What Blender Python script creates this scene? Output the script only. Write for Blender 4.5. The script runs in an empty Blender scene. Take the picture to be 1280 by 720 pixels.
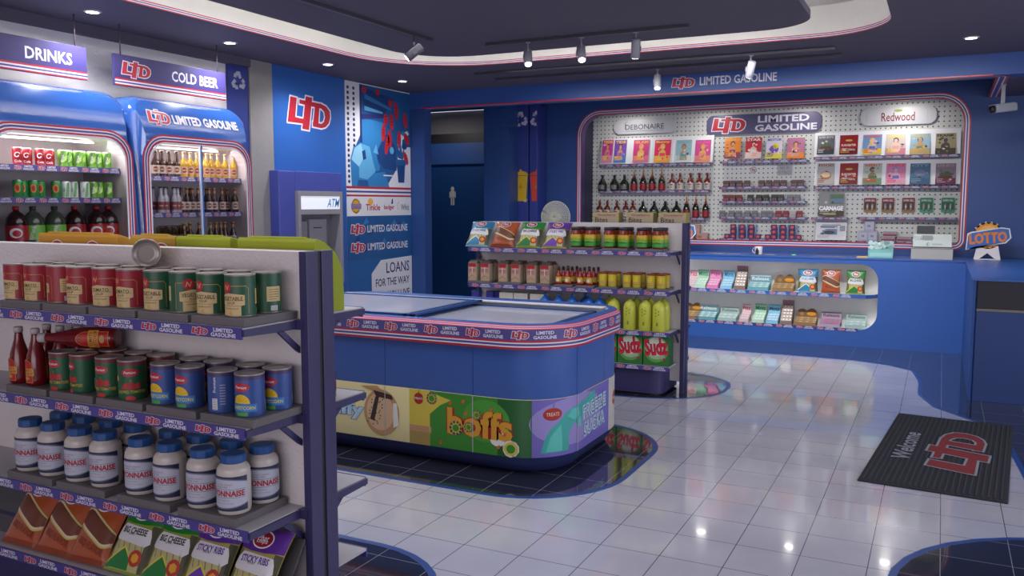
import bpy, bmesh, math, random
from mathutils import Vector, Matrix
C = bpy.context.scene.collection
random.seed(4)
PI = math.pi

# ---------------------------------------------------------------- camera
FPX = 1073.6
PITCH, YAW = math.radians(5.597), math.radians(26.529)
CP, SP, CY, SY = math.cos(PITCH), math.sin(PITCH), math.cos(YAW), math.sin(YAW)
FWD = Vector((-SY*CP, CY*CP, -SP)); RGT = Vector((CY, SY, 0)); UPV = RGT.cross(FWD)
CAM = Vector((0, 0, 1.6))
cam = bpy.data.cameras.new('camera'); cam_o = bpy.data.objects.new('camera', cam); C.objects.link(cam_o)
cam.sensor_width = 36; cam.lens = 36*FPX/1280; cam.clip_start = .02
cam_o.matrix_world = Matrix((( RGT.x, UPV.x, -FWD.x, CAM.x), (RGT.y, UPV.y, -FWD.y, CAM.y), (RGT.z, UPV.z, -FWD.z, CAM.z), (0,0,0,1)))
sc = bpy.context.scene; sc.camera = cam_o
def P(px, py, ax, v):
    """the point of the room on the plane <axis>=v that the photograph shows at pixel px,py (measuring aid)"""
    d = FWD + RGT*((px-640)/FPX) - UPV*((py-360)/FPX)
    i = 'xyz'.index(ax)
    return CAM + d*((v-CAM[i])/d[i])

# ---------------------------------------------------------------- render look, world, lights
sc.view_settings.view_transform = 'Standard'; sc.view_settings.look = 'None'
sc.view_settings.gamma = 1; sc.view_settings.use_curve_mapping = False
sc.view_settings.exposure = 0.28
w = bpy.data.worlds.new('world'); sc.world = w; w.use_nodes = True
w.node_tree.nodes['Background'].inputs[0].default_value = (.62, .66, .85, 1)
w.node_tree.nodes['Background'].inputs[1].default_value = 1.1
def area(name, loc, rot, sx, sy, power, col=(1,1,1), spread=PI):
    l = bpy.data.lights.new(name, 'AREA'); l.shape = 'RECTANGLE'; l.size = sx; l.size_y = sy; l.energy = power; l.color = col; l.spread = spread
    o = bpy.data.objects.new(name, l); C.objects.link(o); o.location = loc; o.rotation_euler = rot; return o
def spot(name, loc, target, power, ang=60, blend=.6, col=(1,1,1), r=.04):
    l = bpy.data.lights.new(name, 'SPOT'); l.energy = power; l.spot_size = math.radians(ang); l.spot_blend = blend; l.color = col; l.shadow_soft_size = r
    o = bpy.data.objects.new(name, l); C.objects.link(o); o.location = loc
    o.rotation_euler = (Vector(target)-Vector(loc)).to_track_quat('-Z', 'Y').to_euler(); return o
area('daylight_through_right_windows', (3.35, 4.6, 1.6), (0, math.radians(90), 0), 2.0, 6.5, 95, (.92, .92, 1.0))
area('added_fill_entrance_side', (-.6, -3.0, 1.7), (math.radians(90), 0, 0), 5.5, 2.2, 95, (1.0, .90, .97))  # added fill, no opening behind it: brightens the near gondola's front
area('added_fill_ceiling_middle', (-2.7, 3.9, 2.90), (0, 0, 0), 2.6, 4.5, 60, (.95, .94, 1.0))  # added soft fill below the dark ceiling panel, no luminaire there
area('added_fill_counter', (-1.9, 7.78, 2.94), (math.radians(40), 0, 0), 4.4, .2, 66, (.98, .98, 1.0), math.radians(105))  # added fill tilted at the counter and pegboard, not a visible fitting

# ---------------------------------------------------------------- materials
def lin(c):
    return c/12.92 if c <= .04045 else ((c+.055)/1.055)**2.4
def hexc(h):
    return tuple(lin(int(h[i:i+2], 16)/255) for i in (0, 2, 4)) + (1,)
MATS = {}
def M(h, rough=.5, metal=0, bump=0, bscale=60, spec=.5, noise=0, emit=0, coat=0, nscale=8):
    key = (h, rough, metal, bump, bscale, spec, noise, emit, coat, nscale)
    if key in MATS: return MATS[key]
    m = bpy.data.materials.new('mat_'+h); m.use_nodes = True
    nt = m.node_tree; b = nt.nodes['Principled BSDF']
    b.inputs['Base Color'].default_value = hexc(h); b.inputs['Roughness'].default_value = rough
    b.inputs['Metallic'].default_value = metal; b.inputs['Specular IOR Level'].default_value = spec
    b.inputs['Coat Weight'].default_value = coat
    if emit:
        b.inputs['Emission Color'].default_value = hexc(h); b.inputs['Emission Strength'].default_value = emit
    tc = nt.nodes.new('ShaderNodeTexCoord')
    n = nt.nodes.new('ShaderNodeTexNoise'); n.inputs['Scale'].default_value = nscale; n.inputs['Detail'].default_value = 3
    nt.links.new(tc.outputs['Object'], n.inputs['Vector'])
    mx = nt.nodes.new('ShaderNodeMix'); mx.data_type = 'RGBA'; c = hexc(h); k = 1-.06-noise
    mx.inputs[6].default_value = (c[0]*k, c[1]*k, c[2]*k, 1); mx.inputs[7].default_value = c
    nt.links.new(n.outputs['Fac'], mx.inputs[0]); nt.links.new(mx.outputs[2], b.inputs['Base Color'])
    if bump:
        n2 = nt.nodes.new('ShaderNodeTexNoise'); n2.inputs['Scale'].default_value = bscale; n2.inputs['Detail'].default_value = 4
        bp = nt.nodes.new('ShaderNodeBump'); bp.inputs['Strength'].default_value = bump; bp.inputs['Distance'].default_value = .004
        nt.links.new(tc.outputs['Object'], n2.inputs['Vector']); nt.links.new(n2.outputs['Fac'], bp.inputs['Height']); nt.links.new(bp.outputs[0], b.inputs['Normal'])
    MATS[key] = m
    return m
def math_node(nt, op, a, b=None):
    n = nt.nodes.new('ShaderNodeMath'); n.operation = op
    for i, v in enumerate((a, b)):
        if v is None: continue
        if isinstance(v, (int, float)): n.inputs[i].default_value = v
        else: nt.links.new(v, n.inputs[i])
    return n.outputs[0]
def tile_mat(name, tile, tile2, line, pitch, x0, y0, wline, rough, coat=0):
    m = bpy.data.materials.new(name); m.use_nodes = True; nt = m.node_tree; b = nt.nodes['Principled BSDF']
    tc = nt.nodes.new('ShaderNodeTexCoord'); sx = nt.nodes.new('ShaderNodeSeparateXYZ'); nt.links.new(tc.outputs['Object'], sx.inputs[0])
    ds = []
    for k, o in ((0, x0), (1, y0)):
        t = math_node(nt, 'DIVIDE', math_node(nt, 'SUBTRACT', sx.outputs[k], o), pitch)
        fr = math_node(nt, 'FRACT', math_node(nt, 'ADD', t, 100.5))
        ds.append(math_node(nt, 'ABSOLUTE', math_node(nt, 'SUBTRACT', fr, .5)))
    mask = math_node(nt, 'LESS_THAN', math_node(nt, 'MINIMUM', ds[0], ds[1]), wline/pitch/2)
    n = nt.nodes.new('ShaderNodeTexNoise'); n.inputs['Scale'].default_value = 2.3; n.inputs['Detail'].default_value = 5
    nt.links.new(tc.outputs['Object'], n.inputs['Vector'])
    mx = nt.nodes.new('ShaderNodeMix'); mx.data_type = 'RGBA'; mx.inputs[6].default_value = hexc(tile); mx.inputs[7].default_value = hexc(tile2)
    nt.links.new(n.outputs['Fac'], mx.inputs[0])
    m2 = nt.nodes.new('ShaderNodeMix'); m2.data_type = 'RGBA'; nt.links.new(mask, m2.inputs[0]); nt.links.new(mx.outputs[2], m2.inputs[6]); m2.inputs[7].default_value = hexc(line)
    nt.links.new(m2.outputs[2], b.inputs['Base Color'])
    r = math_node(nt, 'ADD', math_node(nt, 'MULTIPLY', n.outputs['Fac'], .12), rough-.05)
    nt.links.new(r, b.inputs['Roughness']); b.inputs['Coat Weight'].default_value = coat; b.inputs['Coat Roughness'].default_value = .03
    return m
def peg_mat():
    m = bpy.data.materials.new('white_pegboard'); m.use_nodes = True; nt = m.node_tree; b = nt.nodes['Principled BSDF']
    tc = nt.nodes.new('ShaderNodeTexCoord'); sx = nt.nodes.new('ShaderNodeSeparateXYZ'); nt.links.new(tc.outputs['Object'], sx.inputs[0])
    q = []
    for k in (0, 2):
        fr = math_node(nt, 'FRACT', math_node(nt, 'ADD', math_node(nt, 'DIVIDE', sx.outputs[k], .058), 100.0))
        s = math_node(nt, 'SUBTRACT', fr, .5); q.append(math_node(nt, 'MULTIPLY', s, s))
    mask = math_node(nt, 'LESS_THAN', math_node(nt, 'ADD', q[0], q[1]), .16**2)
    m2 = nt.nodes.new('ShaderNodeMix'); m2.data_type = 'RGBA'; nt.links.new(mask, m2.inputs[0]); m2.inputs[6].default_value = hexc('CFCFCB'); m2.inputs[7].default_value = hexc('4A4A4E')
    nt.links.new(m2.outputs[2], b.inputs['Base Color']); b.inputs['Roughness'].default_value = .55
    return m
def glass_mat(name, tint=(1,1,1,1), refl=.06):
    m = bpy.data.materials.new(name); m.use_nodes = True; nt = m.node_tree
    nt.nodes.remove(nt.nodes['Principled BSDF']); out = nt.nodes['Material Output']
    t = nt.nodes.new('ShaderNodeBsdfTransparent'); t.inputs[0].default_value = tint
    g = nt.nodes.new('ShaderNodeBsdfGlossy'); g.inputs['Roughness'].default_value = .02
    lw = nt.nodes.new('ShaderNodeFresnel'); lw.inputs[0].default_value = 1.45
    mx = nt.nodes.new('ShaderNodeMixShader'); nt.links.new(lw.outputs[0], mx.inputs[0]); nt.links.new(t.outputs[0], mx.inputs[1]); nt.links.new(g.outputs[0], mx.inputs[2])
    nt.links.new(mx.outputs[0], out.inputs[0]); return m
GLASS = glass_mat('clear_glass')
WHITE = M('E4E4E8', .5); RED = M('B42838', .4); NAVY = M('4C4688', .45); STRIPW = M('DEDAE6', .4)
BLUE = M('1C4CA8', .35, bump=.05, bscale=300); WALLBLUE = M('254682', .45, bump=.12, bscale=260); DBLUE = M('2C2A60', .4)
POSTB = M('36325E', .42, bump=.15, bscale=120, noise=.15); CREAM = M('D9C88E', .6); GREY = M('7C787A', .6, noise=.1)
PLASTER = M('D6D0D0', .85, bump=.7, bscale=70, noise=.04); CEIL = M('565062', .7, bump=.05, noise=.04); BLACK = M('17171C', .5)

# ---------------------------------------------------------------- mesh building
class MB:
    def __init__(s): s.bm = bmesh.new(); s.mats = []
    def mi(s, m):
        if m not in s.mats: s.mats.append(m)
        return s.mats.index(m)
    def add(s, vs, fs, m, smooth=False):
        i = s.mi(m); bv = [s.bm.verts.new(v) for v in vs]
        for f in fs:
            try: fc = s.bm.faces.new([bv[k] for k in f])
            except ValueError: continue
            fc.material_index = i; fc.smooth = smooth
        return s
    def merge(s, bm2, m, smooth=False, T=None):
        bm2.verts.index_update()
        s.add([(T @ v.co if T else v.co.copy()) for v in bm2.verts], [[v.index for v in f.verts] for f in bm2.faces], m, smooth)
        bm2.free(); return s
    def box(s, x0, x1, y0, y1, z0, z1, m, bev=0, seg=2, T=None):
        b = bmesh.new()
        r = bmesh.ops.create_cube(b, size=1)
        for v in r['verts']: v.co = Vector(((x0+x1)/2+v.co.x*(x1-x0), (y0+y1)/2+v.co.y*(y1-y0), (z0+z1)/2+v.co.z*(z1-z0)))
        if bev: bmesh.ops.bevel(b, geom=b.edges[:], offset=bev, segments=seg, profile=.5, affect='EDGES')
        return s.merge(b, m, False, T)
    def prism(s, pts, a0, a1, m, axis='y', bev=0, T=None):
        """extrude a 2-D outline along an axis. axis y: pts are (x,z); x: (y,z); z: (x,y)"""
        def q(p, a):
            return {'y': (p[0], a, p[1]), 'x': (a, p[0], p[1]), 'z': (p[0], p[1], a)}[axis]
        n = len(pts); b = bmesh.new()
        va = [b.verts.new(q(p, a0)) for p in pts]; vb = [b.verts.new(q(p, a1)) for p in pts]
        b.faces.new(va); b.faces.new(vb[::-1])
        for i in range(n): b.faces.new((va[i], vb[i], vb[(i+1) % n], va[(i+1) % n]))
        bmesh.ops.recalc_face_normals(b, faces=b.faces)
        if bev: bmesh.ops.bevel(b, geom=b.edges[:], offset=bev, segments=1, affect='EDGES')
        return s.merge(b, m, False, T)
    def lathe(s, prof, m, n=24, c=(0, 0, 0), T=None, smooth=True, cap=True):
        vs = []; fs = []
        for r, z in prof:
            for k in range(n):
                a = 2*PI*k/n; vs.append(Vector((c[0]+r*math.cos(a), c[1]+r*math.sin(a), c[2]+z)))
        for j in range(len(prof)-1):
            for k in range(n): fs.append((j*n+k, j*n+(k+1) % n, (j+1)*n+(k+1) % n, (j+1)*n+k))
        if cap:
            fs.append(tuple(range(n))[::-1]); fs.append(tuple((len(prof)-1)*n+k for k in range(n)))
        if T: vs = [T @ v for v in vs]
        return s.add(vs, fs, m, smooth)
    def tube(s, pts, r, m, n=8, closed=False):
        pts = [Vector(p) for p in pts]; vs = []; fs = []; N = len(pts)
        for i, p in enumerate(pts):
            a = pts[(i-1) % N] if (closed or i) else p; b = pts[(i+1) % N] if (closed or i < N-1) else p
            d = (b-a).normalized(); u = d.orthogonal().normalized() if abs(d.z) > .9 else d.cross(Vector((0, 0, 1))).normalized(); v = d.cross(u)
            for k in range(n):
                t = 2*PI*k/n; vs.append(p+u*(r*math.cos(t))+v*(r*math.sin(t)))
        for i in range(N if closed else N-1):
            for k in range(n):
                j = (i+1) % N; fs.append((i*n+k, i*n+(k+1) % n, j*n+(k+1) % n, j*n+k))
        if not closed: fs += [tuple(range(n))[::-1], tuple((N-1)*n+k for k in range(n))]
        return s.add(vs, fs, m, True)
    def art(s, art, fmap, step=None, eps=.0004):
        art.emit(s, fmap, step, eps); return s
    def mesh(s, name):
        me = bpy.data.meshes.new(name); s.bm.to_mesh(me); s.bm.free()
        for m in s.mats: me.materials.append(m)
        return me
    def build(s, name, parent=None, label=None):
        o = bpy.data.objects.new(name, s.mesh(name)); C.objects.link(o)
        if parent: o.parent = parent
        if label: o['label'] = label
        return o
def put(name, me, parent):
    o = bpy.data.objects.new(name, me); C.objects.link(o); o.parent = parent; return o
def tag(o, label, cat, group=None):
    o['label'] = label; o['category'] = cat
    if group: o['group'] = group
    return o
def thing(name, label, cat, loc=(0, 0, 0), rz=0, group=None):
    o = bpy.data.objects.new(name, None); C.objects.link(o); o.empty_display_size = .05
    o.location = loc; o.rotation_euler = (0, 0, rz); return tag(o, label, cat, group)
def struct(name, mb, kind='structure'):
    o = mb.build(name); o['kind'] = kind; return o
def dup(root, loc, rz=0, label=None, group=None, rot=None):
    r = root.copy(); C.objects.link(r); r.location = loc; r.rotation_euler = rot if rot else (0, 0, rz)
    if label: r['label'] = label
    if group: r['group'] = group
    for ch in root.children:
        c = ch.copy(); C.objects.link(c); c.parent = r
        for g in ch.children:
            d = g.copy(); C.objects.link(d); d.parent = c
    return r
class Stock:
    """the first call places the prototype itself, later calls place copies"""
    def __init__(s, root): s.root = root; s.used = False
    def at(s, loc, label, group, rz=0, rot=None):
        if s.used: return dup(s.root, loc, rz, label, group, rot)
        s.used = True; r = s.root; r.location = loc; r.rotation_euler = rot if rot else (0, 0, rz); r['label'] = label
        if group: r['group'] = group
        return r

# ---------------------------------------------------------------- printed artwork (flat shapes laid on a surface)
TXT = {}
def text_mesh(s, bold=.0):
    key = (s, bold)
    if key in TXT: return TXT[key]
    cu = bpy.data.curves.new('t', 'FONT'); cu.body = s; cu.size = 1; cu.resolution_u = 2; cu.offset = bold; cu.fill_mode = 'FRONT'
    o = bpy.data.objects.new('t', cu); C.objects.link(o)
    bpy.context.view_layer.update()
    me = bpy.data.meshes.new_from_object(o.evaluated_get(bpy.context.evaluated_depsgraph_get()))
    vs = [(v.co.x, v.co.y) for v in me.vertices]; fs = [tuple(p.vertices) for p in me.polygons]
    bpy.data.objects.remove(o); bpy.data.curves.remove(cu); bpy.data.meshes.remove(me)
    x0 = min(v[0] for v in vs); x1 = max(v[0] for v in vs); y0 = min(v[1] for v in vs); y1 = max(v[1] for v in vs)
    TXT[key] = ([((x-x0)/(x1-x0), (y-y0)/(y1-y0)) for x, y in vs], fs, (x1-x0)/(y1-y0))
    return TXT[key]
LTD = [  # the three joined letters, in a unit square
    [(0, .19), (.07, .90), (.215, .88), (.17, .33), (.42, .30), (.40, .17), (.0, .17)],
    [(.42, .97), (.57, .955), (.48, .0), (.32, .015)],
    [(.27, .85), (.27, .73), (.80, .68), (.80, .82)],
    [(.63, .72), (.74, .72), (.70, .12), (.57, .13)],
    [(.57, .25), (.57, .12), (.78, .10), (.78, .23)],
    [(.78, .82), (.90, .77), (.99, .64), (1.0, .45), (.96, .27), (.88, .15), (.78, .10), (.78, .23), (.84, .30), (.87, .45), (.85, .60), (.78, .68)]]
def grow(poly, d):
    cx = sum(p[0] for p in poly)/len(poly); n = len(poly); out = []
    A = sum(poly[i][0]*poly[(i+1) % n][1]-poly[(i+1) % n][0]*poly[i][1] for i in range(n)); sg = 1 if A > 0 else -1
    for i in range(n):
        a, b, c = poly[i-1], poly[i], poly[(i+1) % n]
        def nr(p, q):
            dx, dy = q[0]-p[0], q[1]-p[1]; l = math.hypot(dx, dy) or 1; return dy/l*sg, -dx/l*sg
        n1, n2 = nr(a, b), nr(b, c); k = 1+n1[0]*n2[0]+n1[1]*n2[1]; k = max(k, .6)
        out.append((b[0]+(n1[0]+n2[0])/k*d, b[1]+(n1[1]+n2[1])/k*d))
    return out
class Art:
    def __init__(s): s.it = []
    def poly(s, pts, m, l=1): s.it.append(([tuple(p) for p in pts], [tuple(range(len(pts)))], m, l)); return s
    def rect(s, x0, x1, y0, y1, m, l=1): return s.poly([(x0, y0), (x1, y0), (x1, y1), (x0, y1)], m, l)
    def ell(s, x, y, rx, ry, m, l=1, n=20, rot=0):
        c, q = math.cos(rot), math.sin(rot)
        return s.poly([(x+rx*math.cos(t)*c-ry*math.sin(t)*q, y+rx*math.cos(t)*q+ry*math.sin(t)*c) for t in [2*PI*k/n for k in range(n)]], m, l)
    def rrect(s, x0, x1, y0, y1, r, m, l=1, n=5): return s.poly(rr(x0, x1, y0, y1, r, n), m, l)
    def burst(s, x, y, r, m, l=1, n=12, k=.75):
        return s.poly([(x+(r if i % 2 else r*k)*math.cos(PI*i/n), y+(r if i % 2 else r*k)*math.sin(PI*i/n)) for i in range(2*n)], m, l)
    def line(s, a, b, wd, m, l=1):
        dx, dy = b[0]-a[0], b[1]-a[1]; L = math.hypot(dx, dy); nx, ny = -dy/L*wd/2, dx/L*wd/2
        return s.poly([(a[0]+nx, a[1]+ny), (b[0]+nx, b[1]+ny), (b[0]-nx, b[1]-ny), (a[0]-nx, a[1]-ny)], m, l)
    def text(s, t, x, y, h, m, l=2, w=None, al='c', bold=.01, shear=0, rot=0):
        v, f, asp = text_mesh(t, bold); wd = w or h*asp
        ox = {'c': -wd/2, 'l': 0, 'r': -wd}[al]; c, q = math.cos(rot), math.sin(rot); o = []
        for a, b in v:
            X = ox+a*wd+(b-.5)*h*shear; Y = (b-.5)*h if al else b*h
            o.append((x+X*c-Y*q, y+X*q+Y*c))
        s.it.append((o, f, m, l)); return s
    def logo(s, x, y, w_, h, l=2, edge=None, rot=0, out=.035, red=None):
        edge = edge or STRIPW; c, q = math.cos(rot), math.sin(rot)
        def T(p):
            X, Y = (p[0]-.5)*w_, (p[1]-.5)*h; return (x+X*c-Y*q, y+X*q+Y*c)
        for i, pl in enumerate(LTD):
            if out: s.poly(grow([T(p) for p in pl], out*h), edge, l+i*.06)
            s.poly([T(p) for p in pl], red or RED, l+1+i*.06)
        return s
    def emit(s, mb, fmap, step, eps):
        for pts, fs, m, l in s.it:
            b = bmesh.new(); bv = [b.verts.new((p[0], p[1], 0)) for p in pts]
            for f in fs:
                try: b.faces.new([bv[k] for k in f])
                except ValueError: pass
            if len(fs) == 1 and len(fs[0]) > 4: bmesh.ops.triangulate(b, faces=b.faces[:], ngon_method='EAR_CLIP')
            if step:
                su, sv = step if isinstance(step, tuple) else (step, None)
                for st, k in ((su, 0), (sv, 1)):
                    if not st: continue
                    lo, hi = min(p[k] for p in pts), max(p[k] for p in pts)
                    for i in range(math.ceil(lo/st), math.floor(hi/st)+1):
                        no = (1, 0, 0) if k == 0 else (0, 1, 0); co = (i*st, 0, 0) if k == 0 else (0, i*st, 0)
                        bmesh.ops.bisect_plane(b, geom=b.verts[:]+b.edges[:]+b.faces[:], plane_co=co, plane_no=no, dist=1e-6)
            b.verts.index_update()
            mb.add([fmap(v.co.x, v.co.y, eps*l) for v in b.verts], [[v.index for v in f.verts] for f in b.faces], m)
            b.free()
def rr(x0, x1, y0, y1, r, n=5):
    """rounded rectangle outline, counter-clockwise from the lower right corner; r may be (bl, br, tr, tl)"""
    R = r if isinstance(r, tuple) else (r,)*4; pts = []
    for cx, cy, a0, q in ((x1-R[1], y0+R[1], -PI/2, R[1]), (x1-R[2], y1-R[2], 0, R[2]), (x0+R[3], y1-R[3], PI/2, R[3]), (x0+R[0], y0+R[0], PI, R[0])):
        for k in range(n+1): a = a0+PI/2*k/n; pts.append((cx+q*math.cos(a), cy+q*math.sin(a)))
    return pts
def plane_map(O, U, V):
    O, U, V = Vector(O), Vector(U), Vector(V); N = U.cross(V).normalized()
    return lambda u, v, e: O+U*u+V*v+N*e
def cyl_map(r, c=(0, 0, 0)):
    return lambda u, v, e: Vector((c[0]+(r+e)*math.sin(u/r), c[1]-(r+e)*math.cos(u/r), c[2]+v))
def front_map(y, x=0, z=0): return plane_map((x, y, z), (1, 0, 0), (0, 0, 1))       # faces -y
def side_map(x, y=0, z=0): return plane_map((x, y, z), (0, 1, 0), (0, 0, 1))        # faces +x
def strip_art(L, h, n, m_back=None, small=True):
    """price rail: repeated logo and LIMITED GASOLINE"""
    a = Art(); p = L/n
    for i in range(n):
        x = -L/2+p*(i+.5)
        a.logo(x-p*.24, 0, p*.30, h*.74, l=1, out=.05 if not small else .06)
        a.text('LIMITED', x+p*.20, h*.21, h*.36, STRIPW, 1, w=p*.36, bold=.028)
        a.text('GASOLINE', x+p*.20, -h*.22, h*.36, STRIPW, 1, w=p*.46, bold=.028)
    return a
def frame_ring(mb, outline, widths_mats, fmap, thick, depth=0):
    """nested bands following an outline outwards-in: list of (width, material)"""
    cur = outline
    for wd, m in widths_mats:
        nxt = grow(cur, -wd); n = len(cur)
        vs = [fmap(p[0], p[1], thick) for p in cur]+[fmap(p[0], p[1], thick) for p in nxt]
        mb.add(vs, [(i, (i+1) % n, n+(i+1) % n, n+i) for i in range(n)], m); cur = nxt
    return cur
STRIPES = [(.011, RED), (.008, STRIPW), (.011, NAVY), (.008, STRIPW), (.011, RED)]
# ================================================================ the room
TILE0 = tile_mat('floor_tile', 'A9A9B6', 'C6C6D0', '55555F', .287, -2.237, 3.402, .004, .10, .5)
TILE1 = tile_mat('dark_floor_tile', '22242F', '2E303C', '9A9CA6', .287, -2.237, 3.402, .003, .07, .8)
b = MB(); b.box(-6.2, 3.6, -3.2, 11.7, -.1, 0, TILE0); b.box(-7.6, -6.2, 9.2, 11.7, -.1, 0, TILE0); struct('floor', b)
EDGE = M('2A4C90', .3)
def inlay(name, pts, wid=.035):
    A = sum(pts[i-1][0]*pts[i][1]-pts[i][0]*pts[i-1][1] for i in range(len(pts)))
    if A < 0: pts = pts[::-1]
    b = MB(); b.prism(pts, -.01, .0012, EDGE, 'z'); b.prism(grow(pts, -wid), -.01, .0020, TILE1, 'z'); struct(name, b)
inlay('floor_inlay_freezer', rr(-4.62, -1.585, 4.055, 5.83, (.5, .62, .62, .5), 10))
cxi, cyi = -2.93, 7.37
inlay('floor_inlay_gondola', [(cxi+1.34*(abs(math.cos(t))**.62)*(1 if math.cos(t) > 0 else -1), cyi+.685*(abs(math.sin(t))**.8)*(1 if math.sin(t) > 0 else -1)) for t in [2*PI*(k+.5)/44 for k in range(44)]])
inlay('floor_inlay_near_gondola', rr(-4.7, -1.75, 1.4, 3.24, (.5, .55, .55, .5), 8))
inlay('floor_inlay_counter', [(-5.6, 9.36), (-1.3, 9.36), (-.75, 9.34), (-.42, 9.22), (-.2, 9.0), (-.13, 8.5), (-.12, 7.9), (.0, 7.45), (.3, 7.05), (.44, 6.6), (.5, 5.6), (.62, 5.2), (1.9, 5.1), (1.9, 10.9), (-5.6, 10.9)])
inlay('floor_inlay_right', [(.85+1.0*math.cos(t), 3.85+.92*math.sin(t)) for t in [2*PI*k/36 for k in range(36)]])

b = MB(); b.box(-6.2, -6, -3.2, 9.15, 0, 3.4, PLASTER); struct('wall_left', b)
b = MB(); b.box(-6.0, -5.955, 6.335, 6.645, 0, 2.97, M('8F8B8C', .9, bump=1.0, bscale=60, noise=.12)); struct('trim_1', b)
b = MB(); b.box(-6.0, -5.97, 6.645, 7.815, 0, 2.97, M('2C60AE', .4, bump=.05))
a = Art().logo(7.215, 2.545, .68, .355, out=.045); b.art(a, side_map(-5.97)); struct('wall_left_blue_panel', b)
b = MB(); b.box(-6.0, -5.93, -3.2, 6.33, 2.89, 2.97, CEIL); struct('trim_2', b)
b = MB(); b.box(-6.2, -5.79, 9.16, 9.32, 0, 2.775, WALLBLUE); b.box(-7.6, -6.2, 9.15, 9.32, 0, 2.97, WALLBLUE); struct('wall_stub', b)
b = MB(); b.box(-7.6, -7.5, 9.32, 11.4, 0, 2.97, WALLBLUE); struct('wall_corridor_left', b)
b = MB(); b.box(-7.5, -7.02, 11.2, 11.4, 0, 2.5, WALLBLUE); b.box(-7.02, -5.62, 11.2, 11.4, 2.19, 2.5, WALLBLUE); b.box(-7.5, -5.62, 11.2, 11.4, 2.5, 2.64, BLACK); b.box(-7.5, -5.62, 11.25, 11.4, 2.64, 2.97, M('6A666A', .8)); struct('wall_corridor_end', b)
b = MB(); b.box(-7.02, -5.62, 11.24, 11.29, 0, 2.19, M('123A6E', .4)); d = struct('door_1', b)
a = Art(); x, z = -6.61, 1.72; MW = M('B8B4B0', .5)
a.ell(x, z+.105, .03, .032, MW).rrect(x-.038, x+.038, z-.03, z+.075, .015, MW).rect(x-.032, x-.005, z-.14, z-.02, MW).rect(x+.005, x+.032, z-.14, z-.02, MW).rect(x-.056, x-.041, z-.03, z+.062, MW).rect(x+.041, x+.056, z-.03, z+.062, MW)
b = MB(); b.art(a, front_map(11.238)); p = b.build('restroom_sign', d); 
b = MB(); b.tube([(-6.12, 11.24, 1.02), (-6.12, 11.19, 1.02), (-6.22, 11.19, 1.02)], .01, M('8A8A8E', .3, 1)); b.build('door_handle', d)
b = MB(); b.box(-7.5, -5.62, 9.32, 11.2, 2.97, 3.0, M('5E5A5E', .8)); struct('ceiling_corridor', b)
area('corridor_ceiling_lamp', (-6.6, 10.5, 2.9), (0, 0, 0), .3, .3, 7, (1, .97, .92))
b = MB(); b.box(-5.62, -5.24, 10.4, 11.4, 0, 2.97, WALLBLUE); struct('wall_back_pier', b)

# back wall with the rounded display opening; opening x -4.48..0.24, z 1.10..2.84
W = 11.0
def wall_with_hole(mb, X0, X1, Z0, Z1, hole, y0, y1, m):
    n = len(hole); cx = sum(p[0] for p in hole)/n; cz = sum(p[1] for p in hole)/n; out = []
    for p in hole:
        dx, dz = p[0]-cx, p[1]-cz; t = []
        if dx > 1e-9: t.append((X1-cx)/dx)
        if dx < -1e-9: t.append((X0-cx)/dx)
        if dz > 1e-9: t.append((Z1-cz)/dz)
        if dz < -1e-9: t.append((Z0-cz)/dz)
        k = min(t); out.append([cx+dx*k, cz+dz*k])
    for c in ((X0, Z0), (X1, Z0), (X1, Z1), (X0, Z1)):
        i = min(range(n), key=lambda i: (out[i][0]-c[0])**2+(out[i][1]-c[1])**2); out[i] = list(c)
    vs = [(p[0], y0, p[1]) for p in hole]+[(p[0], y0, p[1]) for p in out]+[(p[0], y1, p[1]) for p in hole]+[(p[0], y1, p[1]) for p in out]
    fs = []
    for i in range(n):
        j = (i+1) % n; fs += [(i, j, n+j, n+i), (2*n+i, 3*n+i, 3*n+j, 2*n+j), (i, 2*n+i, 2*n+j, j), (n+i, n+j, 3*n+j, 3*n+i)]
    mb.add(vs, fs, m)
hole = rr(-4.50, .245, 1.075, 2.855, (.12, .12, .34, .34), 8)
b = MB(); wall_with_hole(b, -5.24, 3.4, 0, 2.97, hole, W, W+.12, WALLBLUE); struct('wall_back', b)
b = MB(); frame_ring(b, grow(hole, -.0), [(.016, RED), (.012, STRIPW), (.014, NAVY), (.012, STRIPW), (.014, RED)], front_map(W-.004), 0); 
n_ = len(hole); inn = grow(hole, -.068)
b.add([(p[0], W-.004, p[1]) for p in inn]+[(p[0], W+.12, p[1]) for p in inn], [(i, (i+1) % n_, n_+(i+1) % n_, n_+i) for i in range(n_)], DBLUE); struct('trim_3', b)
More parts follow.
